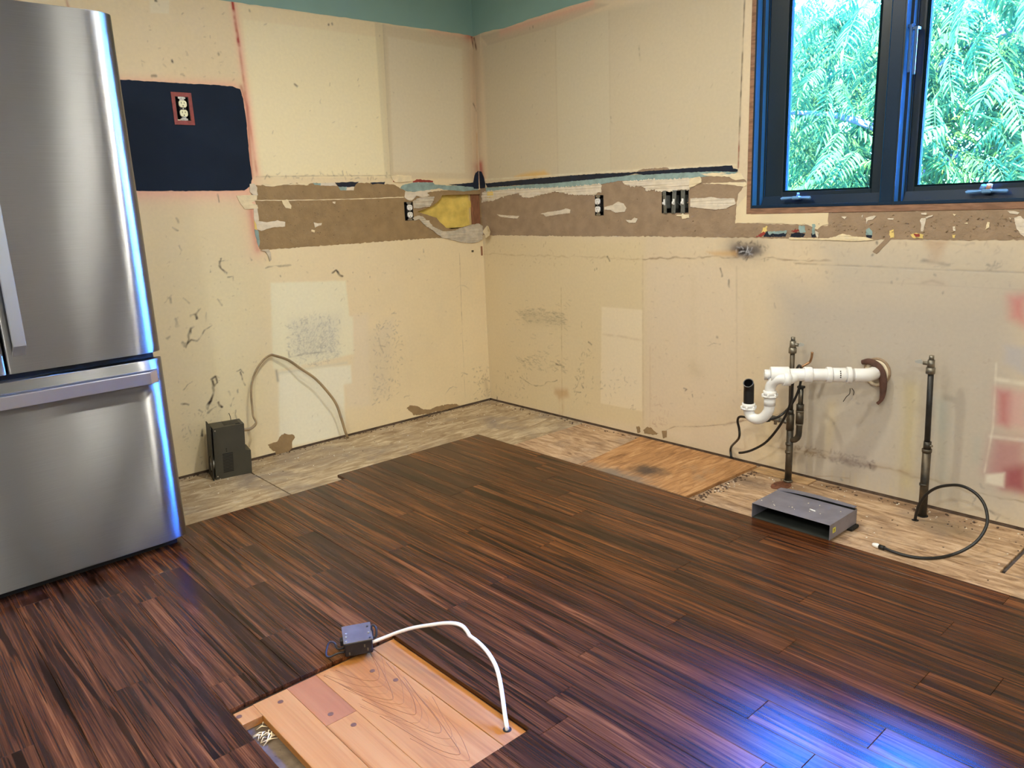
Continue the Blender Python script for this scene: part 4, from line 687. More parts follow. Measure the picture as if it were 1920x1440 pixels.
# strand bamboo planks, running along the window wall
ROW0, PITCH, YEND = -0.6295, 0.0955, -5.6
m_plank = mat_wood('strand_bamboo', [(0.45, P(34, 17, 9)), (0.505, P(51, 27, 13)), (0.56, P(69, 37, 18)), (0.615, P(87, 48, 23)), (0.69, P(120, 72, 36))], 46, 1.5, 0.26, 0.0, rvar=0.32, fine=1.5, spec=0.30, n2w=0.10)
def dark_streaks(m):                                                    # the near-black carbonised strands of the bamboo
    N, L = m.node_tree.nodes, m.node_tree.links; b = N['Principled BSDF']; src = b.inputs['Base Color'].links[0].from_socket
    add = [n for n in N if n.type == 'VECT_MATH' and n.operation == 'ADD'][0]
    def st(sc, p0, p1, seed):
        mp = N.new('ShaderNodeMapping'); mp.inputs['Scale'].default_value = sc; mp.inputs['Location'].default_value = (seed, seed*2, 0); L.new(add.outputs[0], mp.inputs[0])
        nz = N.new('ShaderNodeTexNoise'); nz.inputs['Scale'].default_value = 1.0; nz.inputs['Detail'].default_value = 3; nz.inputs['Distortion'].default_value = 0.35; L.new(mp.outputs[0], nz.inputs[0])
        mr = N.new('ShaderNodeMapRange'); mr.inputs[1].default_value = p0; mr.inputs[2].default_value = p1; mr.inputs[3].default_value = 1.0; mr.inputs[4].default_value = 0.0; L.new(nz.outputs[0], mr.inputs[0]); return mr.outputs[0]
    out = src
    for sc, p0, p1, seed, c in (((40, 1.2, 1), 0.595, 0.635, 3.0, (0.24, 0.20, 0.18)), ((105, 2.8, 1), 0.60, 0.645, 9.0, (0.36, 0.32, 0.29)), ((10, 3.0, 1), 0.62, 0.75, 5.0, (0.62, 0.58, 0.55))):
        f = st(sc, p0, p1, seed); mx = N.new('ShaderNodeMix'); mx.data_type = 'RGBA'; mx.blend_type = 'MULTIPLY'; mx.inputs[0].default_value = 1.0
        cm = N.new('ShaderNodeMix'); cm.data_type = 'RGBA'; L.new(f, cm.inputs[0]); cm.inputs[6].default_value = (*c, 1); cm.inputs[7].default_value = (1, 1, 1, 1)
        L.new(out, mx.inputs[6]); L.new(cm.outputs[2], mx.inputs[7]); out = mx.outputs[2]
    L.new(out, b.inputs['Base Color'])
dark_streaks(m_plank)
JP = [(860, 924.5), (1062, 925), (759, 964), (892, 992), (1025, 1020), (1089, 960), (933, 1090), (1268, 1164), (1103, 1219), (745, 1029), (599, 1074), (1286, 1058), (1039, 893), (507, 1191), (1517, 1116), (1477, 1212), (1729, 1274),
      (1421, 1330), (1871, 1285), (1644, 1384), (1515, 1427), (1380, 1011), (287, 1079), (262, 1130), (412, 1280), (236, 1288), (35, 1140), (19, 1414), (1888, 1124)]
JO = {}
for q in JP:
    w = fl(*q, HW); JO.setdefault(int(math.floor((ROW0-w[0])/PITCH)), []).append(w[1])
def plank(x0, x1, y0, y1):
    if y1-y0 < 0.012: return
    g = 0.00035; o = recentre(MB().box((x0+g, y0+g, 0.0), (x1-g, y1-g, HW), bev=0.0009).build('plank', m_plank, floor))
for k in range(-1, 46):
    x1 = ROW0-PITCH*k if k >= 0 else -0.5535; x0 = ROW0-PITCH*(k+1)
    if x0 < XW: break
    top = -0.553 if x1 > -1.38 else (-0.626 if x1 > -2.65 else -0.02)
    js = sorted(JO.get(k, []), reverse=True)
    if not js: js = [top-random.uniform(0.35, 1.5)]
    j = js[0]
    while j-top < -1.35: j += random.uniform(0.8, 1.15); js.append(j)
    j = min(js)
    while j > YEND+1.0: j -= random.uniform(0.95, 1.6); js.append(j)
    cuts = [top]+sorted([q for q in js if YEND+0.1 < q < top-0.05], reverse=True)+[YEND]
    for a, b in zip(cuts[:-1], cuts[1:]):
        if x0 > PX0-0.06 and x1 < PX1+0.06 and x0 < PX1-0.01 and x1 > PX0+0.01:
            if a > PY1: plank(x0, x1, max(b, PY1), a)
            if b < PY0: plank(x0, x1, b, min(a, PY0))
        else: plank(x0, x1, b, a)
# old oak boards inside the opening
m_oak = mat_wood('old_oak', [(0.40, P(118, 68, 28)), (0.50, P(152, 94, 40)), (0.58, P(166, 107, 48)), (0.72, P(178, 122, 60))], 26, 0.8, 0.5, 0.15, rvar=0.5)
m_oakr = mat_wood('reddish_oak', [(0.36, P(124, 70, 32)), (0.52, P(150, 88, 42)), (0.75, P(164, 103, 52))], 18, 1.0, 0.5, 0.15, rvar=0.3)
m_oak.node_tree.nodes['Principled BSDF'].inputs['Specular IOR Level'].default_value = 0.35
def oak(x0, x1, y0, y1, m): return recentre(MB().box((x0, y0, -0.0185), (x1, y1, 0.0015), bev=0.0008).build('oak_board', m, floor))
oak(-2.0362, -1.9675, -2.460, -1.896, m_oak); ob2 = oak(-2.2115, -2.0380, -2.463, -1.895, m_oak); oak(-2.2945, -2.2120, -2.104, -1.896, m_oakr); oak(-2.2945, -2.2120, -2.463, -2.105, m_oak); oak(-2.3865, -2.2950, -2.463, -1.897, m_oak); oak(-2.4380, -2.3872, -1.956, -1.899, m_oak)
m_grain = mat('oak_cathedral_grain', P(140, 86, 38), 0.55, var=0.1)
mb = MB()                                                               # cathedral figure inlaid on the wide board
for i in range(15):
    cx, y0, hw, ln_ = -2.118+0.010*math.sin(1.3*i), -2.005-0.031*i, 0.088-0.0025*i, 0.20+0.05*math.sin(2.1*i)
    pts = [(cx+hw*t+0.002*math.sin(7*t+0.6*i), y0+ln_*abs(t)**1.6+0.003*math.sin(5*t+i), 0.0011) for t in np.linspace(-1, 1, 30)]
    pts = [q for q in pts if -2.2105 < q[0] < -2.0395 and q[1] < -1.897]
    if len(pts) > 3: mb.tube(pts, [(0.0007, 0.0012, 0.0009)[i % 3]]*len(pts), 5, True)
mb.build('cathedral_grain', m_grain, floor)
m_peg = mat('walnut_peg', P(96, 60, 36), 0.6, var=0.2, vscale=90)
for q in [(698, 1258), (742, 1275), (663, 1359), (526, 1316), (620, 1339), (446, 1345)]:
    w = fl(*q, 0.0015); w[0] = max(w[0], -2.431); recentre(MB().cyl((w[0], w[1], -0.002), (w[0], w[1], 0.0021), 0.0072, n=14).build('wood_peg', m_peg, floor))
m_split = mat('pale_splinter', P(220, 196, 150), 0.8, var=0.1)
for i in range(16):
    q = np.array([random.uniform(-2.432, -2.395), random.uniform(-2.05, -1.965)]); th = random.uniform(-0.5, 0.9); l_ = random.uniform(0.018, 0.046); d = np.array([math.cos(th), math.sin(th)])*l_
    b = q+d; b[0] = min(max(b[0], -2.437), -2.389)
    recentre(MB().tube([(*q, -0.016), (*((q+b)/2), -0.012+random.uniform(0, 0.006)), (*b, -0.014)], [0.0009, random.uniform(0.001, 0.0022), 0.0006], 5).build('wood_splinter', m_split, floor))
# plaster crumbs, shavings and nails on the bare subfloor
m_crumb = mat('plaster_crumb', P(214, 202, 176), 0.9, var=0.15, vscale=40); m_dk = mat('dark_crumb', P(86, 66, 50), 0.9, var=0.3, vscale=40)
def crumbs(name, n, region, m, r):
    mb = MB()
    for _ in range(n):
        x, y = region(); s = random.uniform(*r); a = random.uniform(0, 3.1); M_ = Matrix.Translation((x, y, s*0.35)) @ Matrix.Rotation(a, 4, 'Z') @ Matrix.Rotation(random.uniform(-0.3, 0.3), 4, 'X')
        mb.box((-s, -s*random.uniform(0.4, 0.9), -s*0.35), (s, s*0.7, s*random.uniform(0.2, 0.6)), M_)
    o = mb.build(name, m, floor); o['kind'] = 'stuff'; return o
rl = lambda: (random.uniform(-2.1, -0.05), -0.03-abs(random.gauss(0, 0.18)) % 0.5); rr_ = lambda: (-0.03-abs(random.gauss(0, 0.16)) % 0.45, random.uniform(-3.3, -1.9)); ra = lambda: (-0.02-abs(random.gauss(0, 0.02)), random.uniform(-3.2, -0.05))
crumbs('plaster_crumbs', 130, rl, m_crumb, (0.0012, 0.0032)); crumbs('plaster_crumbs', 40, rr_, m_crumb, (0.0012, 0.0032)); crumbs('dark_crumbs', 70, rr_, m_dk, (0.0012, 0.0032)); crumbs('dark_crumbs', 60, rl, m_dk, (0.001, 0.0025))
crumbs('wall_foot_crumbs', 45, ra, m_crumb, (0.001, 0.0035)); crumbs('wall_foot_crumbs', 120, ra, m_dk, (0.0015, 0.005)); crumbs('wall_foot_crumbs', 150, lambda: (random.uniform(-2.1, 0), -0.01-abs(random.gauss(0, 0.012))), m_dk, (0.0015, 0.004))
crumbs('patch_edge_crumbs', 90, lambda: (random.uniform(-0.53, -0.05), -1.89-abs(random.gauss(0, 0.018))), m_dk, (0.0015, 0.005)); crumbs('patch_edge_crumbs', 20, lambda: (random.uniform(-0.42, -0.25), -1.90-abs(random.gauss(0, 0.02))), m_crumb, (0.001, 0.003))

# ================================================================ WINDOW
win = structure(bpy.data.objects.new('window_1', None)); COL.objects.link(win); win['label'] = 'navy framed double casement window above the torn wall band'
m_frame = mat('navy_window_frame', (0.007, 0.024, 0.055), 0.35, var=0.08, vscale=3, spec=0.4); m_jamb_lit = mat('skylit_blue_jamb', (0.06, 0.30, 0.72), 0.3, var=0.06, vscale=3)  # jamb blue brightened to paint in the sky light falling on it
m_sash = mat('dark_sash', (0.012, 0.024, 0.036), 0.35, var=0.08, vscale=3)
m_bead = mat('glazing_bead', (0.004, 0.014, 0.02), 0.8, var=0.05, spec=0.05); m_rough = mat('rough_opening_wood', P(134, 98, 72), 0.85, var=0.25, vscale=16, stretch=(1, 1, 6), bump=0.3)
m_glass = mat_glass(); m_hw = mat('blue_grey_hardware', (0.16, 0.34, 0.60), 0.28, var=0.05); m_lever = mat('lock_lever_blue', (0.03, 0.10, 0.24), 0.35, var=0.05); m_copper = mat('worn_copper_stub', P(190, 140, 110), 0.5, metal=0.3, var=0.15, vscale=60)
Y0, Y1, Z0, Z1 = -1.800, -2.960, 1.1365, 2.055                           # frame outside, Y runs right = negative
for lo, hi, nm in (((-0.0035, Y0, Z0-0.0225), (0.10, -WY0+0.005, Z1+0.02), 'v'), ((-0.0035, -WY1-0.005, Z0-0.0225), (0.10, Y1, Z1+0.02), 'v'), ((-0.0035, Y1, WZ0-0.003), (0.10, Y0, Z0), 'h'), ((-0.0035, Y1, Z1), (0.10, Y0, WZ1+0.004), 'h')):
    MB().box(lo, hi, bev=0.001).build('rough_frame', m_rough, win)
def jamb(y, sg, k=1.0):                                                  # stepped jamb; sg=-1 steps toward negative y
    mb = MB(); c = y
    for x0, x1, w in ((-0.004, 0.034, 0.005), (0.034, 0.062, 0.012), (0.062, 0.069, 0.0045), (0.069, 0.10, 0.0035)):
        w *= k; c2 = c+sg*w; mb.box((x0, min(y, c2), Z0), (0.10, max(y, c2), Z1), bev=0.0008); c = c2
    return c
def jamb_obj(y, sg, k=1.0):
    mb = MB(); c = y
    for x0, w in ((-0.004, 0.005), (0.034, 0.012), (0.062, 0.0045), (0.070, 0.0035)):
        c2 = c+sg*w*k; mb.box((x0, min(c, c2), Z0), (0.10, max(c, c2), Z1)); c = c2
    mb.build('frame_jamb', m_jamb_lit, win)
    c = y; shd_ = MB()                                                    # dark strips standing in for shade on the room-facing step faces
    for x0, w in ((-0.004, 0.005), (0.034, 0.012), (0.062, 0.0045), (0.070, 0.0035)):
        c2 = c+sg*w*k; shd_.box((x0-0.0012, min(c, c2)-0.0001, Z0+0.001), (x0, max(c, c2)+(0.0012 if sg > 0 else 0.0), Z1-0.001)) if sg > 0 else shd_.box((x0-0.0012, min(c, c2)-0.0012, Z0+0.001), (x0+0.0005, max(c, c2), Z1-0.001)); c = c2
    shd_.build('jamb_step_shade', m_sash, win); return c
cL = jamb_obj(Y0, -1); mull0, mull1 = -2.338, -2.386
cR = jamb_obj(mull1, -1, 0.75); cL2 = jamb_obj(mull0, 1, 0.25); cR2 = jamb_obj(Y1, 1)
MB().box((-0.003, mull1, Z0), (0.10, mull0, Z1), bev=0.002).build('mullion', m_frame, win)
MB().box((-0.005, Y1, Z0), (0.10, Y0, Z0+0.012), bev=0.0015).build('sill_rail', m_frame, win); MB().box((-0.005, Y1, Z1-0.03), (0.10, Y0, Z1), bev=0.0015).build('head_rail', m_frame, win)
def casement(ya, yb, ga, gb, yc):
    s = MB(); zb, zt, gz0, gz1 = Z0+0.012, Z1-0.034, 1.199, Z1-0.09
    s.box((0.058, ga, zb), (0.092, ya-0.004, zt), bev=0.002); s.box((0.058, yb+0.004, zb), (0.092, gb, zt), bev=0.002)
    s.box((0.058, gb, zb), (0.092, ga, gz0), bev=0.002); s.box((0.058, gb, gz1), (0.092, ga, zt), bev=0.002)
    sash = s.build('sash', m_sash, win)
    b = MB(); w = 0.010
    b.box((0.062, ga-w, gz0), (0.088, ga, gz1), bev=0.002); b.box((0.062, gb, gz0), (0.088, gb+w, gz1), bev=0.002); b.box((0.062, gb+w, gz0), (0.088, ga-w, gz0+w*0.6), bev=0.002); b.box((0.062, gb+w, gz1-w), (0.088, ga-w, gz1), bev=0.002)
    b.build('glazing_bead', m_bead, sash)
    MB().box((0.074, gb+w*0.5, gz0+w*0.3), (0.078, ga-w*0.5, gz1-w*0.5)).build('pane', m_glass, sash)
    c = MB(); c.add([(0.030, yb+0.006, Z0+0.012), (0.030, ya-0.004, Z0+0.012), (0.036, ya-0.010, Z0+0.046), (0.036, yb+0.010, Z0+0.046), (0.060, ya-0.010, Z0+0.046), (0.060, yb+0.010, Z0+0.046), (0.060, ya-0.004, Z0+0.012), (0.060, yb+0.006, Z0+0.012)],
                    [(1, 0, 3, 2), (2, 3, 5, 4), (0, 1, 6, 7), (1, 2, 4, 6), (0, 7, 5, 3), (4, 5, 7, 6)])
    c.build('operator_cover', m_frame, win)
    h = MB()                                                             # folding crank: two tapered wings on a hub
    for sg in (1, -1):
        pl = [(0.014*sg, -0.004), (0.062*sg, -0.009), (0.066*sg, -0.002), (0.060*sg, 0.004), (0.016*sg, 0.004)]
        h.prism([(q[0], q[1]) for q in (pl if sg > 0 else pl[::-1])], -0.003, 0.003, M=Matrix.Translation((0.012, yc, Z0+0.038)) @ Matrix(((0, 0, -1, 0), (-1, 0, 0, 0), (0, 1, 0, 0), (0, 0, 0, 1))) @ Matrix.Rotation(-0.85, 4, 'X'))
    h.box((0.004, yc-0.016, Z0+0.030), (0.034, yc+0.016, Z0+0.044), bev=0.004)
    k = h.build('crank_handle', m_hw, win); return k
k1 = casement(cL, cL2, -1.908, -2.277, -1.995); k2 = casement(cR, cR2, -2.434, -2.845, -2.690)
MB().tube([(0.030, -1.995, Z0+0.044), (0.026, -1.997, Z0+0.056)], [0.007, 0.005], 10).build('crank_hub', m_hw, k1)
MB().tube([(0.024, -2.692, Z0+0.040), (0.018, -2.695, Z0+0.060)], [0.010, 0.009], 12).build('crank_stub', m_copper, k2, 'bare copper coloured crank stub'); MB().tube([(0.030, -2.672, Z0+0.044), (0.024, -2.676, Z0+0.058)], [0.012, 0.008], 10).build('crank_hub', m_hw, k2)
for y, z in ((-2.386, 1.70), (-2.405, 1.69)):                             # two lock levers on the mullion side
    l_ = MB().box((0.010, y-0.020, z-0.105), (0.016, y-0.010, z+0.055), bev=0.002); l_.box((0.012, y-0.020, z+0.045), (0.040, y-0.002, z+0.055), bev=0.001); l_.build('lock_lever', m_lever, win)

# ================================================================ FRIDGE
FM = Matrix.Translation((-2.152, -0.824, 0)) @ Matrix.Rotation(0.031, 4, 'Z')
fr = thing('refrigerator', 'stainless steel french door refrigerator with a freezer drawer at the left wall', 'refrigerator', FM)
m_ss = mat_steel('brushed_steel', (0.335, 0.34, 0.35), 0.32, 0.75); m_ssh = mat('satin_steel', (0.72, 0.71, 0.69), 0.28, metal=1.0, var=0.03, vscale=4)
m_body = mat('fridge_body', (0.045, 0.045, 0.047), 0.5, var=0.05); m_gask = mat('black_gasket', (0.008, 0.008, 0.009), 0.7, var=0.1)
W2 = 0.944
MB().box((-W2+0.012, 0.075, 0.03), (-0.012, 0.76, 1.815), bev=0.004).build('body', m_body, fr)
MB().box((-W2+0.03, 0.060, 0.012), (-0.03, 0.10, 0.05), bev=0.002).build('toe_grille', m_gask, fr)
MB().box((-W2+0.02, 0.058, 0.05), (-0.02, 0.078, 1.81)).build('gasket', m_gask, fr)
for x in (-W2+0.06, -0.06): MB().cyl((x, 0.12, 0.0), (x, 0.12, 0.035), 0.018).build('foot', m_gask, fr)
for x in (-W2+0.06, -0.06): MB().cyl((x, 0.70, 0.0), (x, 0.70, 0.035), 0.018).build('foot', m_gask, fr)
def door_profile(x0, x1, rl=0.012, rr=0.012, crown=0.0):
    pts = []
    def edge(x, sg, r):
        # soft shoulder: long shallow roll then a tight corner, like a folded sheet door
        return [(x+sg*r*(1-math.sin(t)), r*0.55*(1-math.cos(t))) for t in np.linspace(0, math.pi/2, 9)]
    right = [(x1-rr*(1-math.sin(t)), rr*0.45*(1-math.cos(t))) for t in np.linspace(0, math.pi/2, 12)]
    left = [(x0+rl*(1-math.sin(t)), rl*0.45*(1-math.cos(t))) for t in np.linspace(math.pi/2, 0, 12)]
    flat = [(x, 0.0) for x in np.linspace(x0+rl, x1-rr, 14)[1:-1]]
    return left+flat+right
def door(name, x0, x1, z0, z1, rl, rr):
    pr = door_profile(x0, x1, rl, rr); n = len(pr); mb = MB(); D = 0.055
    vs = []
    for z, ins in ((z0, 0.003), (z0+0.004, 0.0), (z1-0.004, 0.0), (z1, 0.003)): vs += [(x, y+ins, z) for x, y in pr]
    mb.add(vs, [(k*n+i, k*n+i+1, (k+1)*n+i+1, (k+1)*n+i) for k in range(3) for i in range(n-1)], True)
    b = [(x0, D), (x1, D)]
    vs = [(x, y+0.003, z0) for x, y in pr]+[(x1, D, z0), (x0, D, z0)]; mb.add(vs, [tuple(range(n+2))[::-1]]); vs = [(x, y+0.003, z1) for x, y in pr]+[(x1, D, z1), (x0, D, z1)]; mb.add(vs, [tuple(range(n+2))])
    mb.add([(x1, pr[-1][1], z0), (x1, D, z0), (x1, D, z1), (x1, pr[-1][1], z1)], [(0, 1, 2, 3)]); mb.add([(x0, pr[0][1], z0), (x0, D, z0), (x0, D, z1), (x0, pr[0][1], z1)], [(3, 2, 1, 0)])
    return mb.build(name, m_ss, fr)
d1 = door('door', -0.4685, 0.0, 0.7445, 1.840, 0.010, 0.095); d2 = door('door', -W2, -0.4745, 0.7445, 1.840, 0.095, 0.010); d3 = door('freezer_drawer', -W2, 0.0, 0.050, 0.7205, 0.095, 0.095)
def bar(axis, a, b, c, w, name, par):                                    # flat handle with ends curving back to the door
    mb = MB(); k = 26; ts = np.linspace(0, 1, k); out = []
    for t in ts:
        e = min(t, 1-t)*(b-a)/0.035; off = 0.0 if e > 1 else (1-math.sqrt(max(0, 1-(1-e)**2)))
        out.append((a+(b-a)*t, -0.034+0.034*off))
    for j, (s_, y) in enumerate(out):
        for dw, dy in ((-w/2, 0.0), (-w/2+0.002, -0.002), (w/2-0.002, -0.002), (w/2, 0.0), (w/2, 0.008), (-w/2, 0.008)):
            mb.v.append((s_, y+dy, c+dw) if axis == 'x' else (c+dw, y+dy, s_))
    for j in range(k-1):
        for q in range(6): f = (j*6+q, j*6+(q+1) % 6, (j+1)*6+(q+1) % 6, (j+1)*6+q); mb.f.append(f if axis == 'z' else f[::-1]); mb.sm.append(False)
    for q, fl_ in ((0, False), ((k-1)*6, True)): mb.f.append(tuple(q+i for i in range(6))); mb.sm.append(False)
    return mb.build(name, m_ssh, par)
bar('z', 0.80, 1.62, -0.432, 0.036, 'handle', d1); bar('z', 0.80, 1.62, -0.511, 0.036, 'handle', d2); bar('x', -W2+0.03, -0.032, 0.664, 0.042, 'handle', d3)
MB().box((-W2+0.03, -0.004, 0.640), (-0.032, 0.001, 0.688), bev=0.001).build('handle_recess', mat('recess_steel', (0.20, 0.19, 0.18), 0.4, metal=0.8, var=0.05), d3)

# ================================================================ OUTLETS AND SWITCH BOX (on the walls)
m_boxk = mat('black_box_plastic', (0.012, 0.012, 0.013), 0.55, var=0.2, vscale=40); m_ivory = mat('ivory_plastic', P(232, 222, 176), 0.35, var=0.03); m_wht = mat('white_plastic', P(240, 234, 218), 0.35, var=0.03)
m_strap = mat('zinc_strap', (0.42, 0.42, 0.40), 0.4, metal=0.9, var=0.15, vscale=60); m_slot = mat('slot_black', (0.01, 0.009, 0.008), 0.8); m_redf = mat('red_painted_frame', P(132, 54, 48), 0.5, var=0.18, vscale=60, bump=0.2)
def wallM(M, uv, rot=0.0, out=0.0): return M @ Matrix.Translation((uv[0], uv[1], out)) @ Matrix.Rotation(rot, 4, 'Z')
def openbox(w, h, d, lip, t=0.002):
    mb = MB()
    for lo, hi in (((-w/2, -h/2, -d), (-w/2+t, h/2, lip)), ((w/2-t, -h/2, -d), (w/2, h/2, lip)), ((-w/2+t, -h/2, -d), (w/2-t, -h/2+t, lip)), ((-w/2+t, h/2-t, -d), (w/2-t, h/2, lip)), ((-w/2, -h/2, -d-t), (w/2, h/2, -d))): mb.box(lo, hi)
    return mb
def duplex(parent, m, dx=0.0, tilt=0.0, out=0.003):
    T = Matrix.Translation((dx, 0, out)) @ Matrix.Rotation(tilt, 4, 'Y')
    s = MB().box((-0.010, -0.050, -0.001), (0.010, 0.050, 0.0005), T); s.box((-0.016, -0.049, -0.001), (0.016, -0.041, 0.0007), T); s.box((-0.016, 0.041, -0.001), (0.016, 0.049, 0.0007), T); s.cyl(T @ Vector((0, 0.0445, 0)), T @ Vector((0, 0.0445, 0.003)), 0.0035, n=10); s.cyl(T @ Vector((0, -0.0445, 0)), T @ Vector((0, -0.0445, 0.003)), 0.0035, n=10)
    s.build('mounting_strap', m_strap, parent)
    b = MB().box((-0.0155, -0.034, -0.030), (0.0155, 0.034, 0.002), T, bev=0.003); body = b.build('receptacle_body', m_boxk, parent)
    for cy in (0.0195, -0.0195):
        lp = [(max(-0.0168, min(0.0168, 0.0178*math.cos(t))), cy+max(-0.0143, min(0.0143, 0.0178*math.sin(t)))) for t in np.linspace(0, 2*math.pi, 33)[:-1]]
        f = MB().prism(lp, 0.0, 0.0065, M=T).build('receptacle_face', m, parent)
        sl = MB()
        for sx, hh in ((-0.0064, 0.0040), (0.0064, 0.0032)): sl.box((sx-0.0011, cy+0.004-hh, 0.004), (sx+0.0011, cy+0.004+hh, 0.0068), T)
        sl.cyl(T @ Vector((0, cy-0.0085, 0.004)), T @ Vector((0, cy-0.0085, 0.0069)), 0.0026, n=10); sl.build('slots', m_slot, f)
    MB().cyl(T @ Vector((0, 0, 0.002)), T @ Vector((0, 0, 0.0045)), 0.003, n=10).build('centre_screw', m_strap, parent)
def outlet(M, uv, m, label, dx, tilt):
    o = thing('wall_outlet', label, 'outlet', wallM(M, uv)); openbox(BW, BH, 0.045, 0.0022).build('outlet_box', m_boxk, o); duplex(o, m, dx, tilt); return o
o = outlet(ML, OUT_N, m_ivory, 'ivory duplex outlet in a red painted frame on the navy patch', 0.0, 0.0)
MB().prism([(-0.044, -0.068), (0.044, -0.068), (0.044, 0.068), (-0.044, 0.068)], 0.0, 0.0045, holes=[[(-0.029, -0.0505), (0.029, -0.0505), (0.029, 0.0505), (-0.029, 0.0505)]]).build('painted_frame', m_redf, o, 'dark red painted border around the outlet')
MB().prism([(-0.0285, -0.0495), (-0.004, -0.0495), (-0.004, -0.047), (-0.012, -0.045), (-0.0285, -0.046)], 0.0, 0.003).build('paint_flake', m_ivory, o)
outlet(ML, OUT_L, m_wht, 'white duplex outlet without cover left of the yellow insulation hole', 0.003, 0.10)
outlet(MR, OUT_R, m_wht, 'white duplex outlet without cover on the window wall left of the triple switch box', -0.006, -0.12)
sw = thing('switch_box', 'open triple switch box with bare grey straps and white toggles left of the window', 'switch', wallM(MR, SWB))
openbox(0.150, BH, 0.05, 0.0022).build('gang_box', m_boxk, sw); m_greyst = mat('grey_strap', (0.22, 0.23, 0.22), 0.45, metal=0.6, var=0.2, vscale=40)
for i, (x, tl_) in enumerate(((-0.056, 0.30), (-0.004, -0.06), (0.046, 0.0))):
    T = Matrix.Translation((x, 0, 0.004)) @ Matrix.Rotation(tl_, 4, 'Z') @ Matrix.Rotation(0.35 if i == 0 else 0.1, 4, 'Y') if i == 0 else Matrix.Translation((x, 0, 0.004)) @ Matrix.Rotation(tl_, 4, 'Z')
    if i == 0: T = Matrix.Translation((x, 0, 0.004)) @ Matrix.Rotation(0.06, 4, 'Z') @ Matrix.Rotation(-0.25, 4, 'Y')
    s = MB().box((-0.011, -0.052, -0.001), (0.011, 0.052, 0.0012), T); s.box((-0.009, -0.030, -0.028), (0.009, 0.030, -0.001), T, bev=0.002); s.cyl(T @ Vector((0, 0.045, 0)), T @ Vector((0, 0.045, 0.004)), 0.004, n=10); s.cyl(T @ Vector((0, -0.045, 0)), T @ Vector((0, -0.045, 0.004)), 0.004, n=10)
    st = s.build('switch_strap', m_greyst, sw)
    MB().box((-0.0055, -0.014, 0.001), (0.0055, 0.014, 0.006), T, bev=0.002).box((-0.004, -0.010, 0.005), (0.004, 0.002, 0.014), T, bev=0.002).build('toggle', m_wht, st)
m_wire = mat('grey_wire', (0.10, 0.10, 0.10), 0.5); 
for i in range(5):
    a = (-0.03+0.02*i, 0.035-0.014*(i % 3), -0.035); MB().tube(spline([a, (a[0]+0.012, a[1]-0.02, -0.012), (a[0]+0.026, a[1]-0.045, -0.03)], 5), 0.0018, 6).build('wire', m_wire if i % 2 else m_strap, sw)
MB().prism([(0.010, -0.064), (0.046, -0.066), (0.050, -0.044), (0.044, -0.046), (0.040, -0.058), (0.012, -0.058)], 0.0012, 0.004).build('plaster_ear', m_pale, sw)

# ================================================================ BLOWER BOX AND ITS CABLE (left wall foot)
a0 = np.array([-1.801, -0.146]); e1 = np.array([0.1515, -0.0500]); ang = math.radians(-11.5)
BMx = Matrix.Translation((a0[0], a0[1], 0.0008)) @ Matrix.Rotation(ang, 4, 'Z')
bl = thing('wall_heater', 'dark olive metal heater box standing on the subfloor beside the fridge', 'heater', BMx)
m_olive = mat('olive_black_metal', P(60, 56, 44), 0.5, var=0.08, vscale=14, bump=0.05); m_olv2 = mat('olive_black_dark', P(34, 32, 26), 0.55, var=0.1); m_scr = mat('bright_screw', (0.75, 0.73, 0.68), 0.3, metal=0.8)
WB, DB, HB = 0.140, 0.110, 0.245
MB().prism([(0, 0), (WB+0.024, 0), (WB+0.024, 0.112), (WB, 0.118), (WB, HB), (0, HB)], -DB, 0.0, M=Matrix(((1, 0, 0, 0), (0, 0, -1, 0), (0, 1, 0, 0), (0, 0, 0, 1)))).build('housing', m_olive, bl)
fp_ = MB()                                                               # flange plate with the fan opening
lp = [(-0.010, 0.0), (DB+0.004, 0.0), (DB+0.004, HB+0.012), (-0.010+0.012, HB+0.012), (-0.010, HB)]
hole = [(DB*0.45+0.034*math.cos(t), 0.065+0.038*math.sin(t)) for t in np.linspace(0, 2*math.pi, 25)[:-1]]
fp_.prism(lp, -0.012, -0.008, holes=[hole], M=Matrix(((0, 0, 1, 0), (1, 0, 0, 0), (0, 1, 0, 0), (0, 0, 0, 1)))).build('flange_plate', m_olv2, bl)
MB().hollow([(-0.009, DB*0.45, 0.065), (0.003, DB*0.45, 0.065)], 0.034, 0.003, 24).build('fan_ring', m_scr, bl)
lv = MB()
for i in range(13): z = 0.028+i*0.0072; lv.box((0.036, -0.0012, z), (0.082, 0.0008, z+0.0036))
lv.build('louvre_slots', m_slot, bl)
for x, z in ((0.009, HB-0.012), (0.009, 0.014)): MB().cyl((x, -0.002, z), (x, 0.001, z), 0.0028, n=10).build('screw', m_scr, bl)
MB().box((0.052, -0.001, 0.135), (0.056, 0.001, 0.142)).box((0.053, -0.001, 0.126), (0.057, 0.001, 0.131)).build('knockout', m_slot, bl)
MB().box((0.055, 0.03, HB), (0.125, 0.09, HB+0.0015), bev=0.001).build('top_knockout', m_olv2, bl); MB().box((0.105, 0.012, HB), (0.126, 0.026, HB+0.0012)).build('top_slot', m_slot, bl)
MB().tube(spline([(0.10, DB*0.9, HB), (0.098, DB*0.95, HB+0.02), (0.094, DB, HB+0.035)], 4), 0.0014, 6).build('lead_wire', m_slot, bl)
for ch in bl.children: ch.data.transform(Matrix(((1, 0, 0.06, 0), (0, 1, 0, 0), (0, 0, 1, 0), (0, 0, 0, 1))))   # the bent housing leans to the right
m_cabl = mat('tan_cable_sheath', P(150, 128, 94), 0.5, var=0.25, vscale=10)
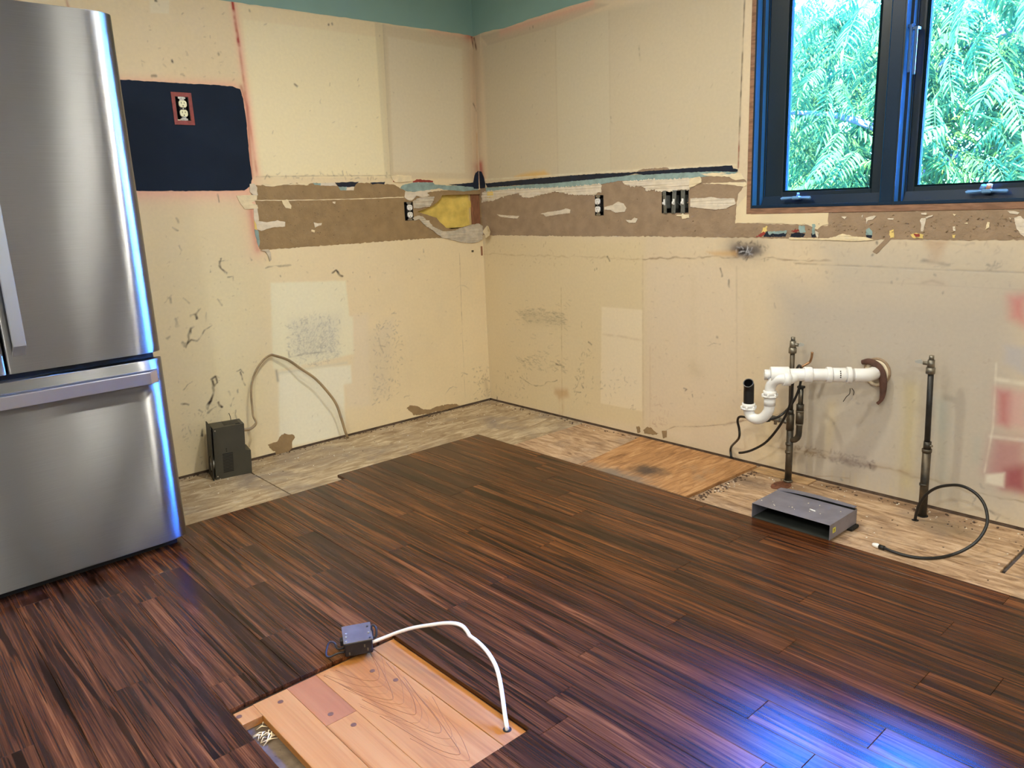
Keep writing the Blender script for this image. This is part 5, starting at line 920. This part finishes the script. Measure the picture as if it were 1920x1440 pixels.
cp = [lw(448, 806, -0.10), lw(466, 805, -0.10), lw(476, 799, -0.09), lw(480, 792, -0.07), lw(475, 781, -0.06), lw(473.5, 770, -0.055), lw(471, 740, -0.05), lw(473, 715, -0.045), lw(481, 693, -0.04), lw(494, 675, -0.03), lw(507, 666, -0.020), lw(516, 667, -0.022), lw(540, 675, -0.035), lw(565, 692, -0.05), lw(590, 709, -0.055), lw(612, 732, -0.06), lw(630, 757, -0.06), lw(640, 785, -0.058), lw(647, 808, -0.055)]
cend = fl(652, 821, 0.001); cp.append(np.array([cend[0], cend[1], 0.0015]))
o = MB().tube(spline(cp, 6), 0.0080, 10, flat=0.6).build('electric_cable', m_cabl); tag(o, 'flat tan cable looping from the heater box into the floor at the left wall', 'cable')

# ================================================================ PLUMBING (window wall)
m_pvc = mat('white_pvc', P(236, 232, 224), 0.32, var=0.02, vscale=8); m_abs = mat('black_abs', (0.012, 0.012, 0.013), 0.35, var=0.1); m_cop = mat('tarnished_copper', P(60, 56, 48), 0.42, metal=0.55, var=0.35, vscale=22, col2=P(92, 80, 62)); m_dcop = mat('dark_pipe', P(44, 42, 38), 0.4, metal=0.4, var=0.3, vscale=20)
m_valve = mat('aged_valve_metal', P(126, 118, 100), 0.4, metal=0.7, var=0.3, vscale=40); m_hose = mat('black_hose', (0.012, 0.012, 0.013), 0.4, var=0.1)
dr = thing('drain_pipe', 'white plastic sink drain with a trap and black tube sticking out of the window wall', 'drain')
A = np.array([0.0, -2.372, 0.502]); B = np.array([-0.060, -2.374, 0.502]); Tq = onpl((-0.285, -2.11, 0.5), (-0.785, -0.62, 0.0), 1466, 703)
T0 = np.array([-0.282, -2.112, 0.505]); B1 = np.array([-0.085, -2.352, 0.502]); dx = (T0-B1)/np.linalg.norm(T0-B1); Ld = np.linalg.norm(T0-B1); R0 = 0.0245
MB().tube([B1+dx*0.02, T0], R0, 22).build('drain_arm', m_pvc, dr)
el = spline([A+np.array([0.02, 0, 0]), A+np.array([-0.045, 0, 0]), B1+np.array([0.006, -0.008, 0]), B1+dx*0.03], 6); MB().tube(el, R0*1.06, 22).build('elbow', m_pvc, dr)
for t0, t1, k in ((0.040, 0.058, 1.30), (0.062, 0.110, 1.14), (0.112, 0.132, 1.28), (0.185, 0.215, 1.28), (Ld-0.040, Ld+0.030, 1.30)): MB().tube([B1+dx*t0, B1+dx*(t0+0.003), B1+dx*(t1-0.003), B1+dx*t1], [R0*k*0.96, R0*k, R0*k, R0*k*0.96], 24).build('coupling', m_pvc, dr)
MB().tube([T0+dx*0.028, T0+dx*0.052], [R0*0.85, R0*0.85], 4).build('cleanout_plug', m_pvc, dr); tc_ = CAM-(B1+dx*0.085); tc_ = tc_-dx*(tc_ @ dx); tc_ /= np.linalg.norm(tc_); up_ = np.cross(dx, tc_); mk = MB()
for k_ in range(4):
    q_ = B1+dx*0.085+(tc_*math.cos(0.28*(k_-1.2))+up_*math.sin(0.28*(k_-1.2)))*R0*1.14; mk.box(tuple(q_-np.array([0.0016, 0.0016, 0.0024])), tuple(q_+np.array([0.0016, 0.0016, 0.0024])))
mk.build('print_mark', m_slot, dr)
X_T = -0.30                                                             # the trap hangs in a plane parallel to the wall
def tp(x, y, X=X_T): return rw(x, y, X)
sock = T0-dx*0.05; pa = tp(1470, 717, -0.285)
arm = spline([B1+dx*(Ld-0.075), tp(1478, 712, -0.275), tp(1464, 710, -0.295), tp(1452, 714), tp(1445, 724), tp(1443.5, 738)], 8); MB().tube(arm, 0.0205, 20).build('trap_elbow', m_pvc, dr)
MB().tube([tp(1481, 711, -0.272), tp(1468, 711, -0.292)], 0.0265, 12).build('slip_nut', m_pvc, dr)
ub = spline([tp(1443.3, 738), tp(1443, 755), tp(1441, 770), tp(1432, 782), tp(1420, 786), tp(1408, 781), tp(1403, 768), tp(1403.5, 760)], 8); MB().tube(ub, 0.0205, 20).build('trap_bend', m_pvc, dr)
def nut(c, nm='slip_nut'):
    mb = MB().tube([c+np.array([0, 0, -0.012]), c+np.array([0, 0, -0.004])], 0.0285, 20); mb.tube([c+np.array([0, 0, -0.004]), c+np.array([0, 0, 0.014])], 0.0260, 16)
    for k in range(6): t = k*math.pi/3+0.3; q = c+np.array([0.028*math.cos(t), 0.028*math.sin(t), 0]); mb.box((q[0]-0.004, q[1]-0.004, q[2]-0.010), (q[0]+0.004, q[1]+0.004, q[2]+0.004), bev=0.002)
    mb.build(nm, m_pvc, dr)
nut(tp(1443.5, 739)); nut(tp(1403.5, 762)); MB().tube([tp(1443.3, 746), tp(1443.1, 760)], 0.0222, 20).build('bend_socket', m_pvc, dr)
tb0, tb1 = tp(1403.6, 760), tp(1404.3, 722); MB().hollow([tb0, tb1*0.7+tb0*0.3, tb1, tb1+np.array([-0.012, -0.004, 0.012])], 0.0205, 0.003, 20).build('black_tailpiece', m_abs, dr, 'black open tube above the trap')
# wall ring, torn brown lagging, wire ends
ringc = np.array([-0.004, -2.372, 0.502])
m_beige = mat('beige_pipe_seal', P(208, 190, 156), 0.7, var=0.1); MB().tube([ringc+np.array([-0.02*math.sin(t)*0, 0.040*math.cos(t), 0.046*math.sin(t)-0.004]) for t in np.linspace(0.4, 6.9, 30)], 0.0075, 8).build('wall_seal', m_beige, dr)
MB().tube([ringc+np.array([0.001, 0.047*math.cos(t), 0.052*math.sin(t)]) for t in np.linspace(0, 2*math.pi, 26)], 0.006, 8).build('hole_edge', m_brown2, dr)
for s_ in ([(1594, 728), (1593, 738), (1587, 744), (1581, 753)], [(1597, 728), (1601, 734), (1600, 741)]): MB().tube(spline([rw(x, y, -0.012) for x, y in s_], 4), 0.0014, 6).build('lead_wire', m_slot, dr)
m_lag = mat('brown_lagging', P(84, 56, 44), 0.85, var=0.25, vscale=24, bump=0.6)
lag = spline([rw(1616, 679, -0.008), rw(1630, 678, -0.025), rw(1645, 686, -0.03), rw(1654, 702, -0.028), rw(1656, 720, -0.025), rw(1655, 738, -0.022), rw(1652, 750, -0.02), rw(1645, 757, -0.018)], 6)
o = MB().tube(lag, [0.006+0.010*math.sin(math.pi*min(1, t*1.2+0.08)) for t in np.linspace(0, 0.85, len(lag))], 10, flat=0.45).build('pipe_lagging', m_lag); tag(o, 'torn strip of brown pipe lagging hanging where the drain enters the wall', 'lagging')
ct = spline([rw(1500, 690, -0.09), rw(1510, 684, -0.08), rw(1518, 679, -0.07), rw(1521.5, 671, -0.07), rw(1523, 660, -0.07)], 6); o = MB().tube(ct, 0.0048, 8).build('copper_stub', mat('bare_copper', P(140, 104, 70), 0.35, metal=0.6, var=0.2, vscale=20)); tag(o, 'short bent copper tube rising behind the white drain arm', 'pipe')

def stop_valve(par, top, hd, hm):
    x, y, z = top
    v = MB().tube([(x, y, z-0.055), (x, y, z-0.032)], 0.0155, 6); v.tube([(x, y, z-0.032), (x, y, z-0.004)], [0.013, 0.012], 12); v.tube([(x, y, z-0.004), (x, y, z+0.012)], 0.0085, 12); v.tube([(x, y, z-0.018), (x+hd[0]*0.026, y+hd[1]*0.026, z-0.018)], 0.007, 8)
    b = v.build('valve_body', m_valve, par)
    q = np.array([x+hd[0]*0.024, y+hd[1]*0.024, z-0.016]); e = np.array(hd+(0,))
    h = MB().add([q+np.array([0, 0, -0.008]), q+e*0.026+np.array([0, 0, -0.004]), q+e*0.030+np.array([0, 0, 0.004]), q+e*0.008+np.array([0, 0, 0.010])]+[q+np.array([0.006, 0.004, -0.008]), q+e*0.026+np.array([0.006, 0.004, -0.004]), q+e*0.030+np.array([0.006, 0.004, 0.004]), q+e*0.008+np.array([0.006, 0.004, 0.010])], [(0, 1, 2, 3), (7, 6, 5, 4), (0, 4, 5, 1), (1, 5, 6, 2), (2, 6, 7, 3), (3, 7, 4, 0)])
    h.build('valve_handle', hm, b)
m_hdl = mat('bright_valve_handle', P(190, 186, 168), 0.35, metal=0.4, var=0.1)
cpL = thing('supply_pipe', 'tarnished copper supply pipe with valves and a side branch behind the white drain', 'pipe'); X = -0.100; yb = -2.074
MB().tube([(X, yb, 0.0), (X, yb-0.001, 0.10), (X, yb, 0.262)], [0.0140, 0.0140, 0.0140], 16).build('riser', m_cop, cpL); MB().tube([(X, yb, 0.262), (X, yb+0.003, 0.45), (X, yb+0.004, 0.575)], 0.0098, 14).build('upper_pipe', m_cop, cpL)
for z0_, z1_, r in ((0.130, 0.140, 0.0155), (0.232, 0.300, 0.0160), (0.300, 0.318, 0.0125), (0.165, 0.175, 0.0152)): MB().tube([(X, yb+0.001, z0_), (X, yb+0.001, z1_)], r, 16).build('fitting', m_cop, cpL)
MB().tube([(X, yb, 0.004), (X, yb, 0.010)], 0.019, 16).build('solder_ring', m_valve, cpL); stop_valve(cpL, (X, yb+0.004, 0.612), (-0.10, -0.99), m_hdl)
br = spline([(X, yb-0.010, 0.190), (X-0.004, yb-0.028, 0.196), (X-0.004, yb-0.040, 0.215), (X-0.004, yb-0.042, 0.25), (X-0.004, yb-0.042, 0.29)], 5); MB().tube(br, 0.0125, 14).build('branch_elbow', m_cop, cpL)
for z0_, z1_, r, mm in ((0.262, 0.268, 0.0150, m_valve), (0.268, 0.318, 0.0158, m_cop), (0.318, 0.324, 0.0165, m_valve), (0.324, 0.350, 0.0150, m_cop), (0.350, 0.420, 0.0090, m_valve)): MB().tube([(X-0.004, yb-0.042, z0_), (X-0.004, yb-0.042, z1_)], r, 14).build('branch_fitting', mm, cpL)
MB().tube([(X-0.006, yb-0.052, 0.35), (X-0.006, yb-0.052, 0.425)], 0.0022, 6).build('branch_clip', m_slot, cpL); MB().box((X-0.016, yb-0.056, 0.418), (X+0.006, yb-0.030, 0.428), bev=0.002).build('branch_cap', m_slot, cpL)
MB().tube([(X, yb, 0.262), (X-0.006, yb+0.05, 0.268)], 0.0100, 12).tube([(X-0.006, yb+0.045, 0.267), (X-0.012, yb+0.085, 0.272)], 0.0125, 6).build('side_branch', m_valve, cpL)
MB().tube([(X-0.010, yb+0.062, 0.267), (X-0.010, yb+0.062, 0.246)], 0.0065, 8).build('bleed_screw', m_valve, cpL); MB().tube([(X-0.012, yb+0.085, 0.272), (X-0.013, yb+0.093, 0.273)], [0.020, 0.024], 18).build('valve_wheel', m_cop, cpL)
cpR = thing('supply_pipe', 'dark supply pipe with a small valve standing alone at the right', 'pipe'); yr = -2.612; X = -0.093
MB().tube([(X, yr, 0.0), (X-0.001, yr+0.003, 0.26)], 0.0148, 16).build('riser', m_cop, cpR); MB().tube([(X-0.001, yr+0.003, 0.24), (X-0.003, yr+0.012, 0.575)], 0.0100, 14).build('upper_pipe', m_dcop, cpR)
for z0_, z1_, r in ((0.250, 0.262, 0.0170), (0.262, 0.290, 0.0132), (0.120, 0.128, 0.0158)): MB().tube([(X-0.001, yr+0.003, z0_), (X-0.001, yr+0.003, z1_)], r, 16).build('fitting', m_cop, cpR)
MB().tube([(X, yr+0.003, 0.276), (X-0.006, yr-0.016, 0.277)], 0.004, 8).build('drain_screw', m_valve, cpR); stop_valve(cpR, (X-0.003, yr+0.013, 0.598), (-0.10, 0.99), m_hdl)
MB().tube([(X, yr, 0.0), (X, yr, 0.002)], 0.020, 16).build('pipe_hole', m_slot, cpR)
# flexible hoses
h0 = fl(1371, 858, 0.0125)
hp = [h0+np.array([0, 0, 0.0]), h0+np.array([-0.004, 0.0, 0.05]), rw(1385, 822, -0.16), rw(1386, 805, -0.17), rw(1383, 790, -0.18), rw(1386, 782, -0.19), rw(1396, 782, -0.20), rw(1412, 787, -0.22), rw(1430, 790, -0.21), rw(1446, 786, -0.18), rw(1462, 780, -0.15), rw(1476, 768, -0.13), rw(1488, 752, -0.12), rw(1497, 732, -0.115), rw(1502, 712, -0.11), rw(1503, 696, -0.13), rw(1500, 686, -0.165), rw(1496, 688, -0.195), rw(1490, 702, -0.225), rw(1486, 722, -0.225), rw(1484, 745, -0.215), rw(1480, 762, -0.205), rw(1470, 785, -0.20), rw(1455, 808, -0.19), rw(1435, 830, -0.18), rw(1412, 843, -0.17), rw(1396, 848, -0.165), rw(1386, 849, -0.16)]
hs = thing('rubber_hose', 'cut black hose looped over the white drain arm and down into the plywood patch', 'hose'); MB().tube(spline(hp, 6), 0.0052, 10).build('tube', m_hose, hs)
hx = np.array([h0[0], h0[1], 0.0126]); MB().cyl(hx, hx+np.array([0, 0, 0.0006]), 0.011, n=14).build('entry_hole', m_slot, hs)
g0 = fl(1715, 975, 0.0); nP = np.array([0.55, 0.20, 0.0])
wl_ = thing('water_line', 'black water line with a white tip coiling over the subfloor at the right', 'hose')
px = [(1716, 975), (1718, 962), (1724, 945), (1738, 926), (1758, 914), (1785, 909.5), (1806, 912), (1828, 924), (1843, 941), (1850, 960), (1851, 980), (1843, 1000), (1828, 1018), (1806, 1032), (1782, 1041), (1755, 1046), (1725, 1046), (1700, 1042), (1676, 1035), (1656, 1027)]
e0 = fl(1656, 1027, 0.012); e9 = fl(1782, 1041, 0.007); wp = []
for i, q in enumerate(px):
    if i >= 14: wp.append(fl(*q, 0.006 if i < 18 else 0.010))
    else:
        top = -0.13+(-0.03 if i > 4 else 0)*0; X_ = {0: None}.get(i, None)
        wp.append(None)
wp[0] = fl(1716, 975, 0.001)
xa, xb = wp[0][0], wp[14][0]                                             # the raised loop swings from the hole forward to where it meets the floor
for i in range(1, 14):
    t = i/14; wp[i] = rw(*px[i], xa+(xb-xa)*(t**1.6))
    if wp[i][2] < 0.006: wp[i] = fl(*px[i], 0.006)
MB().tube(spline(wp, 6), 0.0052, 10).build('tube', m_hose, wl_)
q0, q1 = fl(1656, 1027, 0.010), fl(1638, 1021, 0.010); d_ = (q1-q0)/np.linalg.norm(q1-q0)
MB().tube([q0-d_*0.004, q0+d_*0.014], 0.0085, 6).build('ferrule', m_dcop, wl_); MB().tube([q0+d_*0.013, q0+d_*0.022, q0+d_*0.034, q0+d_*0.038], [0.0072, 0.0085, 0.0065, 0.004], 12).build('white_tip', m_wht, wl_)
MB().cyl((wp[0][0], wp[0][1], 0.0002), (wp[0][0], wp[0][1], 0.0012), 0.012, n=16).build('entry_hole', m_slot, wl_)

# ================================================================ FLOOR DUCT
m_galv = mat('dusty_galvanised', P(124, 119, 122), 0.5, metal=0.3, var=0.12, vscale=18, bump=0.1); m_galvd = mat('duct_inside', P(54, 56, 50), 0.6, metal=0.4, var=0.2, vscale=10)
DX0, DX1, DY0, DY1, DZ = -0.556, -0.352, -2.482, -2.180, 0.071
DM = Matrix.Translation((DX0, DY1, 0.0145)) @ Matrix.Rotation(0.0, 4, 'Z'); du = thing('floor_duct', 'low open sheet metal duct box lying at the edge of the hardwood', 'duct', Matrix.Translation((DX0, DY1, 0.0)))
w_, l_ = DX1-DX0, DY1-DY0; zb = 0.0145; t = 0.0015
MB().box((0, -l_, DZ-t), (w_-0.02, 0, DZ), bev=0.0006).build('top_plate', m_galv, du)
MB().box((0, -t, zb), (w_, 0, DZ-t)).build('side_plate', m_galv, du); MB().box((0, -l_, zb), (w_, -l_+t, DZ-t)).build('side_plate', m_galv, du)
MB().box((0, -l_+t, zb), (w_, -t, zb+t)).build('bottom_plate', m_galvd, du); MB().box((w_-t, -l_, zb-0.012), (w_, 0, DZ)).build('back_plate', m_galvd, du)
fl_ = MB(); n = 14
top = [(w_-0.024+0.012*((1-i/(n-1))**3), -l_+0.004+(l_-0.004)*(i/(n-1)), DZ+0.004+0.004*math.sin(i/(n-1)*3.0)-0.006*(i/(n-1))**4) for i in range(n)]; topb = [(w_+0.004, q[1], q[2]-0.001) for q in top]
fl_.add(top+topb, [(i, i+1, n+i+1, n+i) for i in range(n-1)]); o = fl_.build('bent_flange', m_galv, du, 'bent metal lip along the back of the duct'); md = o.modifiers.new('thick', 'SOLIDIFY'); md.thickness = 0.004
MB().box((w_-0.055, -l_-0.012, 0.001), (w_+0.0, -l_+0.01, 0.0135), bev=0.003).build('support_foot', m_slot, du); MB().box((w_-0.055, -0.02, 0.001), (w_, -0.004, 0.0135), bev=0.003).build('support_foot', m_slot, du)
MB().box((0.022, -l_-0.0006, zb+0.020), (0.042, -l_, zb+0.038)).build('yellow_sticker', mat('yellow_sticker', P(206, 196, 70), 0.6), du); MB().box((0.027, -l_-0.0009, zb+0.024), (0.037, -l_-0.0004, zb+0.027)).box((0.027, -l_-0.0009, zb+0.030), (0.037, -l_-0.0004, zb+0.033)).build('sticker_mark', m_galvd, du)
MB().tube([(0.082, -0.185, DZ+0.002), (0.078, -0.208, DZ+0.002)], 0.0025, 6).build('paper_scrap', m_wht, du)
mb = MB()
for _ in range(12): x, y = random.uniform(0.01, w_-0.04), random.uniform(-l_+0.01, -0.01); s = random.uniform(0.0008, 0.002); mb.box((x-s, y-s, DZ-0.0002), (x+s, y+s, DZ+s))
o = mb.build('plaster_specks', m_crumb, du); o['kind'] = 'stuff'

# ================================================================ JUNCTION BOX AND WHITE CABLE (island patch)
jbA = fl(648, 1234, HW); jbB = fl(700.5, 1224, HW); ja = math.atan2(jbB[1]-jbA[1], jbB[0]-jbA[0]); WJ = float(np.linalg.norm(jbB-jbA)); DJ = 0.066; HJ = 0.042
JM = Matrix.Translation((jbA[0], jbA[1], HW+0.0005)) @ Matrix.Rotation(ja, 4, 'Z'); jb = thing('junction_box', 'small dark metal junction box lying at the edge of the oak patch', 'electrical box', JM)
m_jb = mat('black_jbox', P(36, 34, 36), 0.45, metal=0.3, var=0.25, vscale=30); m_lid = mat('grey_lid', P(92, 82, 66), 0.7, spec=0.2, var=0.12, vscale=24)
LT = Matrix.Translation((0, 0, HJ)) @ Matrix.Rotation(0.10, 4, 'X')
MB().box((0, 0, 0), (WJ, DJ, HJ-0.002), bev=0.003).build('box_body', m_jb, jb); lid = MB().box((-0.002, -0.002, -0.002), (WJ+0.002, DJ+0.012, 0.0015), LT, bev=0.0008).build('lid', m_lid, jb)
for x, y in ((0.006, 0.006), (WJ-0.006, 0.006), (WJ-0.008, 0.058), (0.008, 0.040), (0.007, 0.026), (WJ-0.007, 0.030)): MB().cyl(LT @ Vector((x, y, 0.001)), LT @ Vector((x, y, 0.0030)), 0.0028, n=10).build('lid_screw', m_slot if (x*1000) % 2 > 1 else m_scr, lid)
for x, z in ((0.012, 0.010), (WJ-0.014, 0.014), (WJ-0.022, 0.026)): MB().box((x-0.0018, -0.0008, z-0.004), (x+0.0018, 0.0, z+0.004)).build('stamped_mark', m_lid, jb)
MB().box((0.03, DJ+0.004, HJ+0.0065), (0.058, DJ+0.012, HJ+0.0085)).build('red_smear', m_redp, jb)
ear = spline([(0.0, 0.022, 0.018), (-0.018, 0.020, 0.020), (-0.026, 0.030, 0.034), (-0.040, 0.030, 0.036), (-0.050, 0.006, 0.020), (-0.042, 0.000, 0.012), (-0.020, 0.006, 0.014), (0.0, 0.010, 0.012)], 5); MB().tube(ear, 0.0028, 7).build('mounting_ear', m_jb, jb, 'bent wire like mounting ear')
MB().box((-0.010, 0.030, 0.018), (0.0, 0.050, 0.036), bev=0.002).build('side_clamp', m_jb, jb); MB().tube(spline([(WJ, 0.040, 0.022), (WJ+0.012, 0.040, 0.024), (WJ+0.016, 0.050, 0.040), (WJ+0.010, 0.060, 0.048), (WJ, 0.060, 0.044)], 4), 0.0032, 7).build('mounting_ear', m_jb, jb); MB().box((WJ, 0.036, 0.020), (WJ+0.006, 0.062, 0.050), bev=0.002).build('side_clamp', m_jb, jb)
S0 = np.array((JM @ Vector((WJ-0.002, 0.020, 0.020)))[:]); E0 = fl(951, 1368, 0.0016); nv = np.array([E0[1]-S0[1], -(E0[0]-S0[0]), 0.0])
cpx = [(704, 1202), (722, 1195), (745, 1186), (775, 1177), (805, 1172), (833, 1168.5), (853, 1169), (867, 1174), (876, 1184), (881, 1192), (892, 1200), (905, 1212), (918, 1228), (930, 1250), (937, 1275), (942, 1305), (946, 1335), (949.5, 1358)]
def bow(i, n):                                                           # the cable bows a little towards the room's middle
    t = i/(n-1); return 0.10*math.sin(math.pi*t)
nvu = nv/np.linalg.norm(nv); nvu = nvu if nvu[0] > 0 else -nvu
cw = [S0]+[onpl(S0+nvu*bow(i, len(cpx)), nv, *q) for i, q in enumerate(cpx)]+[np.array([E0[0], E0[1], 0.002])]
o = thing('power_cable', 'white electric cable arching from the junction box to a hole in the oak', 'cable'); MB().tube(spline(cw, 6), 0.0046, 10, flat=1.35).build('sheath', mat('white_cable_sheath', P(226, 216, 200), 0.4, var=0.04), o)
MB().cyl((E0[0], E0[1], 0.0015), (E0[0], E0[1], 0.0024), 0.0105, n=16).build('entry_hole', m_slot, o)

# ================================================================ CEILING CANS (trims)
m_trim = mat('can_trim', (0.85, 0.84, 0.80), 0.4)
for i, (cx, cy, cw_) in enumerate(CANS):
    o = MB().hollow([(cx, cy, CEIL-0.006), (cx, cy, CEIL+0.0)], 0.092, 0.024, 24).build('ceiling_light', m_trim); tag(o, 'round white recessed ceiling light '+('nearest the bare room corner', 'above the cable end of the oak patch', 'in front of the refrigerator', 'added as unseen fill, second from the bare room corner, nearer the window wall', 'above and left of the camera', 'added as unseen fill, closest to the window wall', 'behind the camera on the window side', 'behind the camera on the far side')[i], 'ceiling light', 'recessed ceiling lights')

# ================================================================ OUTSIDE: trees beyond the glass
m_soil = mat('garden_ground', (0.03, 0.05, 0.02), 0.95, var=0.3, vscale=2); structure(MB().box((0.2, -60, -1.2), (60, 60, -1.0)).build('ground', m_soil))
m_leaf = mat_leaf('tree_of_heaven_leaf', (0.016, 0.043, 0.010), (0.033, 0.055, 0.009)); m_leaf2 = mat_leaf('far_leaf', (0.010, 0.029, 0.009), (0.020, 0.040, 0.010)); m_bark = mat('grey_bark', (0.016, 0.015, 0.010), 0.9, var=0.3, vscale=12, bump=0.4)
def frond_arrays(seed, pairs=11, Ln=0.52, droop=0.30, wid=0.026):
    r = random.Random(seed); vs, fs = [], []
    def axis(t): return np.array([Ln*t*(1-0.10*t), 0.03*math.sin(2*t+seed), -droop*Ln*t*t])
    def strip(a, b, w): 
        o = len(vs); d = b-a; n = np.array([-d[1], d[0], 0]); n /= np.linalg.norm(n)+1e-9; vs.extend([a+n*w, b+n*w*0.8, b-n*w*0.8, a-n*w]); fs.append((o, o+1, o+2, o+3))
    for i in range(6): strip(axis(i/6), axis((i+1)/6), 0.0022)
    for i in range(pairs):
        t = 0.16+0.84*i/(pairs-1); base = axis(t); tx = axis(min(t+0.02, 1))-axis(t-0.02); tx /= np.linalg.norm(tx)
        for sg in ((1, -1) if i < pairs-1 else (0,)):
            l_ = (0.145 if 2 < i < pairs-3 else 0.11)*r.uniform(0.85, 1.1)*(Ln/0.52); d = (tx*0.45+np.array([0, sg*0.9, -0.34-r.uniform(0, 0.25)])) if sg else tx+np.array([0, 0, -0.3]); d /= np.linalg.norm(d)
            sd_ = np.cross(d, np.array([0, 0, 1.0])); sd_ /= np.linalg.norm(sd_)+1e-9; sd_ = sd_+np.array([0, 0, r.uniform(-0.5, 0.5)]); sd_ /= np.linalg.norm(sd_); up = np.array([0, 0, 0.10*l_])
            o = len(vs); m1, m2 = base+d*l_*0.35+up*0.6, base+d*l_*0.75+up*0.2; vs.extend([base, m1+sd_*wid*0.5, m2+sd_*wid*0.34, base+d*l_-np.array([0, 0, l_*0.12]), m2-sd_*wid*0.34, m1-sd_*wid*0.5]); fs.extend([(o, o+1, o+2, o+3), (o, o+3, o+4, o+5)])
    return np.array(vs), fs
FR = [frond_arrays(i, droop=0.22+0.10*(i % 4)) for i in range(6)]; FME = []
for v, f in FR:
    me = bpy.data.meshes.new('frond'); me.from_pydata(v.tolist(), [], f); me.materials.append(m_leaf); FME.append(me)
def frondM(p, yaw, pitch, roll, s): return Matrix.Translation(p) @ Matrix.Rotation(yaw, 4, 'Z') @ Matrix.Rotation(pitch, 4, 'Y') @ Matrix.Rotation(roll, 4, 'X') @ Matrix.Scale(s, 4)
def tree(label, trunk, tips, nparts, nstuff, boxr):
    t = thing('leafy_tree', label, 'tree', Matrix.Translation(trunk)); mb = MB(); g = -trunk[2]-1.0
    MB().tube(spline([(0, 0, g), (0.05, 0.03, g+1.2), (-0.04, 0.02, g+2.4), (0.02, -0.05, g+3.6), (0, 0, g+4.6)], 5), [0.13-0.0045*i for i in range(21)], 9).build('trunk', m_bark, t)
    for k in range(9):
        z = g+1.5+0.36*k; a = 2.4*k+1.0; l_ = 1.15; MB().tube(spline([(0, 0, z), (0.45*l_*math.cos(a), 0.45*l_*math.sin(a), z+0.22), (l_*math.cos(a), l_*math.sin(a), z+0.30)], 4), [0.035-0.003*i for i in range(9)], 6).build('branch', m_bark, t)
    for i in range(nparts):
        p = tips(i, nparts); q = Vector(p)-Vector(trunk); o = bpy.data.objects.new('frond', FME[i % 6]); COL.objects.link(o); o.parent = t
        o.matrix_basis = frondM(q, random.uniform(0, 2*math.pi), random.uniform(-0.1, 0.55), random.uniform(-0.35, 0.35), random.uniform(0.6, 1.05))
    V, Fc, off = [], [], 0
    for i in range(nstuff):
        v, f = FR[i % 6]; (x0, x1), (y0, y1), (z0, z1) = boxr; p = (random.uniform(x0, x1), random.uniform(y0, y1), random.uniform(z0, z1))
        M_ = np.array(frondM(Vector(p)-Vector(trunk), random.uniform(0, 6.28), random.uniform(0, 0.6), random.uniform(-0.4, 0.4), random.uniform(0.6, 1.05))); vv = v @ M_[:3, :3].T+M_[:3, 3]; V.append(vv); Fc += [tuple(q+off for q in g_) for g_ in f]; off += len(vv)
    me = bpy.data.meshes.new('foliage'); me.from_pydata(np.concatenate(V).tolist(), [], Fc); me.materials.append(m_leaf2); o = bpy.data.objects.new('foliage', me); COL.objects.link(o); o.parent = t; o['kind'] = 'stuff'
def zone(px0, px1, py0, py1, d0, d1):
    def f(i, n):
        d = ray(random.uniform(px0, px1), random.uniform(py0, py1)); return tuple(CAM+d*random.uniform(d0, d1))
    return f
tree('leafy tree with long drooping compound leaves behind the left window pane', (5.0, 1.9, 1.0), zone(1440, 1670, -60, 400, 7.6, 9.4), 150, 800, ((4.0, 6.6), (0.4, 3.2), (0.2, 3.2)))
tree('leafy tree with long drooping compound leaves behind the right window pane', (3.7, -0.9, 1.0), zone(1680, 1990, -60, 400, 5.6, 7.3), 150, 800, ((2.8, 4.6), (-2.0, 0.2), (0.2, 2.7)))
V, Fc, off = [], [], 0
for i in range(3400):
    v, f = FR[i % 6]; M_ = np.array(frondM(Vector((random.uniform(7.6, 10.0), random.uniform(-2.8, 7.5), random.uniform(-0.9, 3.9))), random.uniform(0, 6.28), random.uniform(0, 0.7), random.uniform(-0.4, 0.4), random.uniform(0.8, 1.3))); vv = v @ M_[:3, :3].T+M_[:3, 3]; V.append(vv); Fc += [tuple(q+off for q in g_) for g_ in f]; off += len(vv)
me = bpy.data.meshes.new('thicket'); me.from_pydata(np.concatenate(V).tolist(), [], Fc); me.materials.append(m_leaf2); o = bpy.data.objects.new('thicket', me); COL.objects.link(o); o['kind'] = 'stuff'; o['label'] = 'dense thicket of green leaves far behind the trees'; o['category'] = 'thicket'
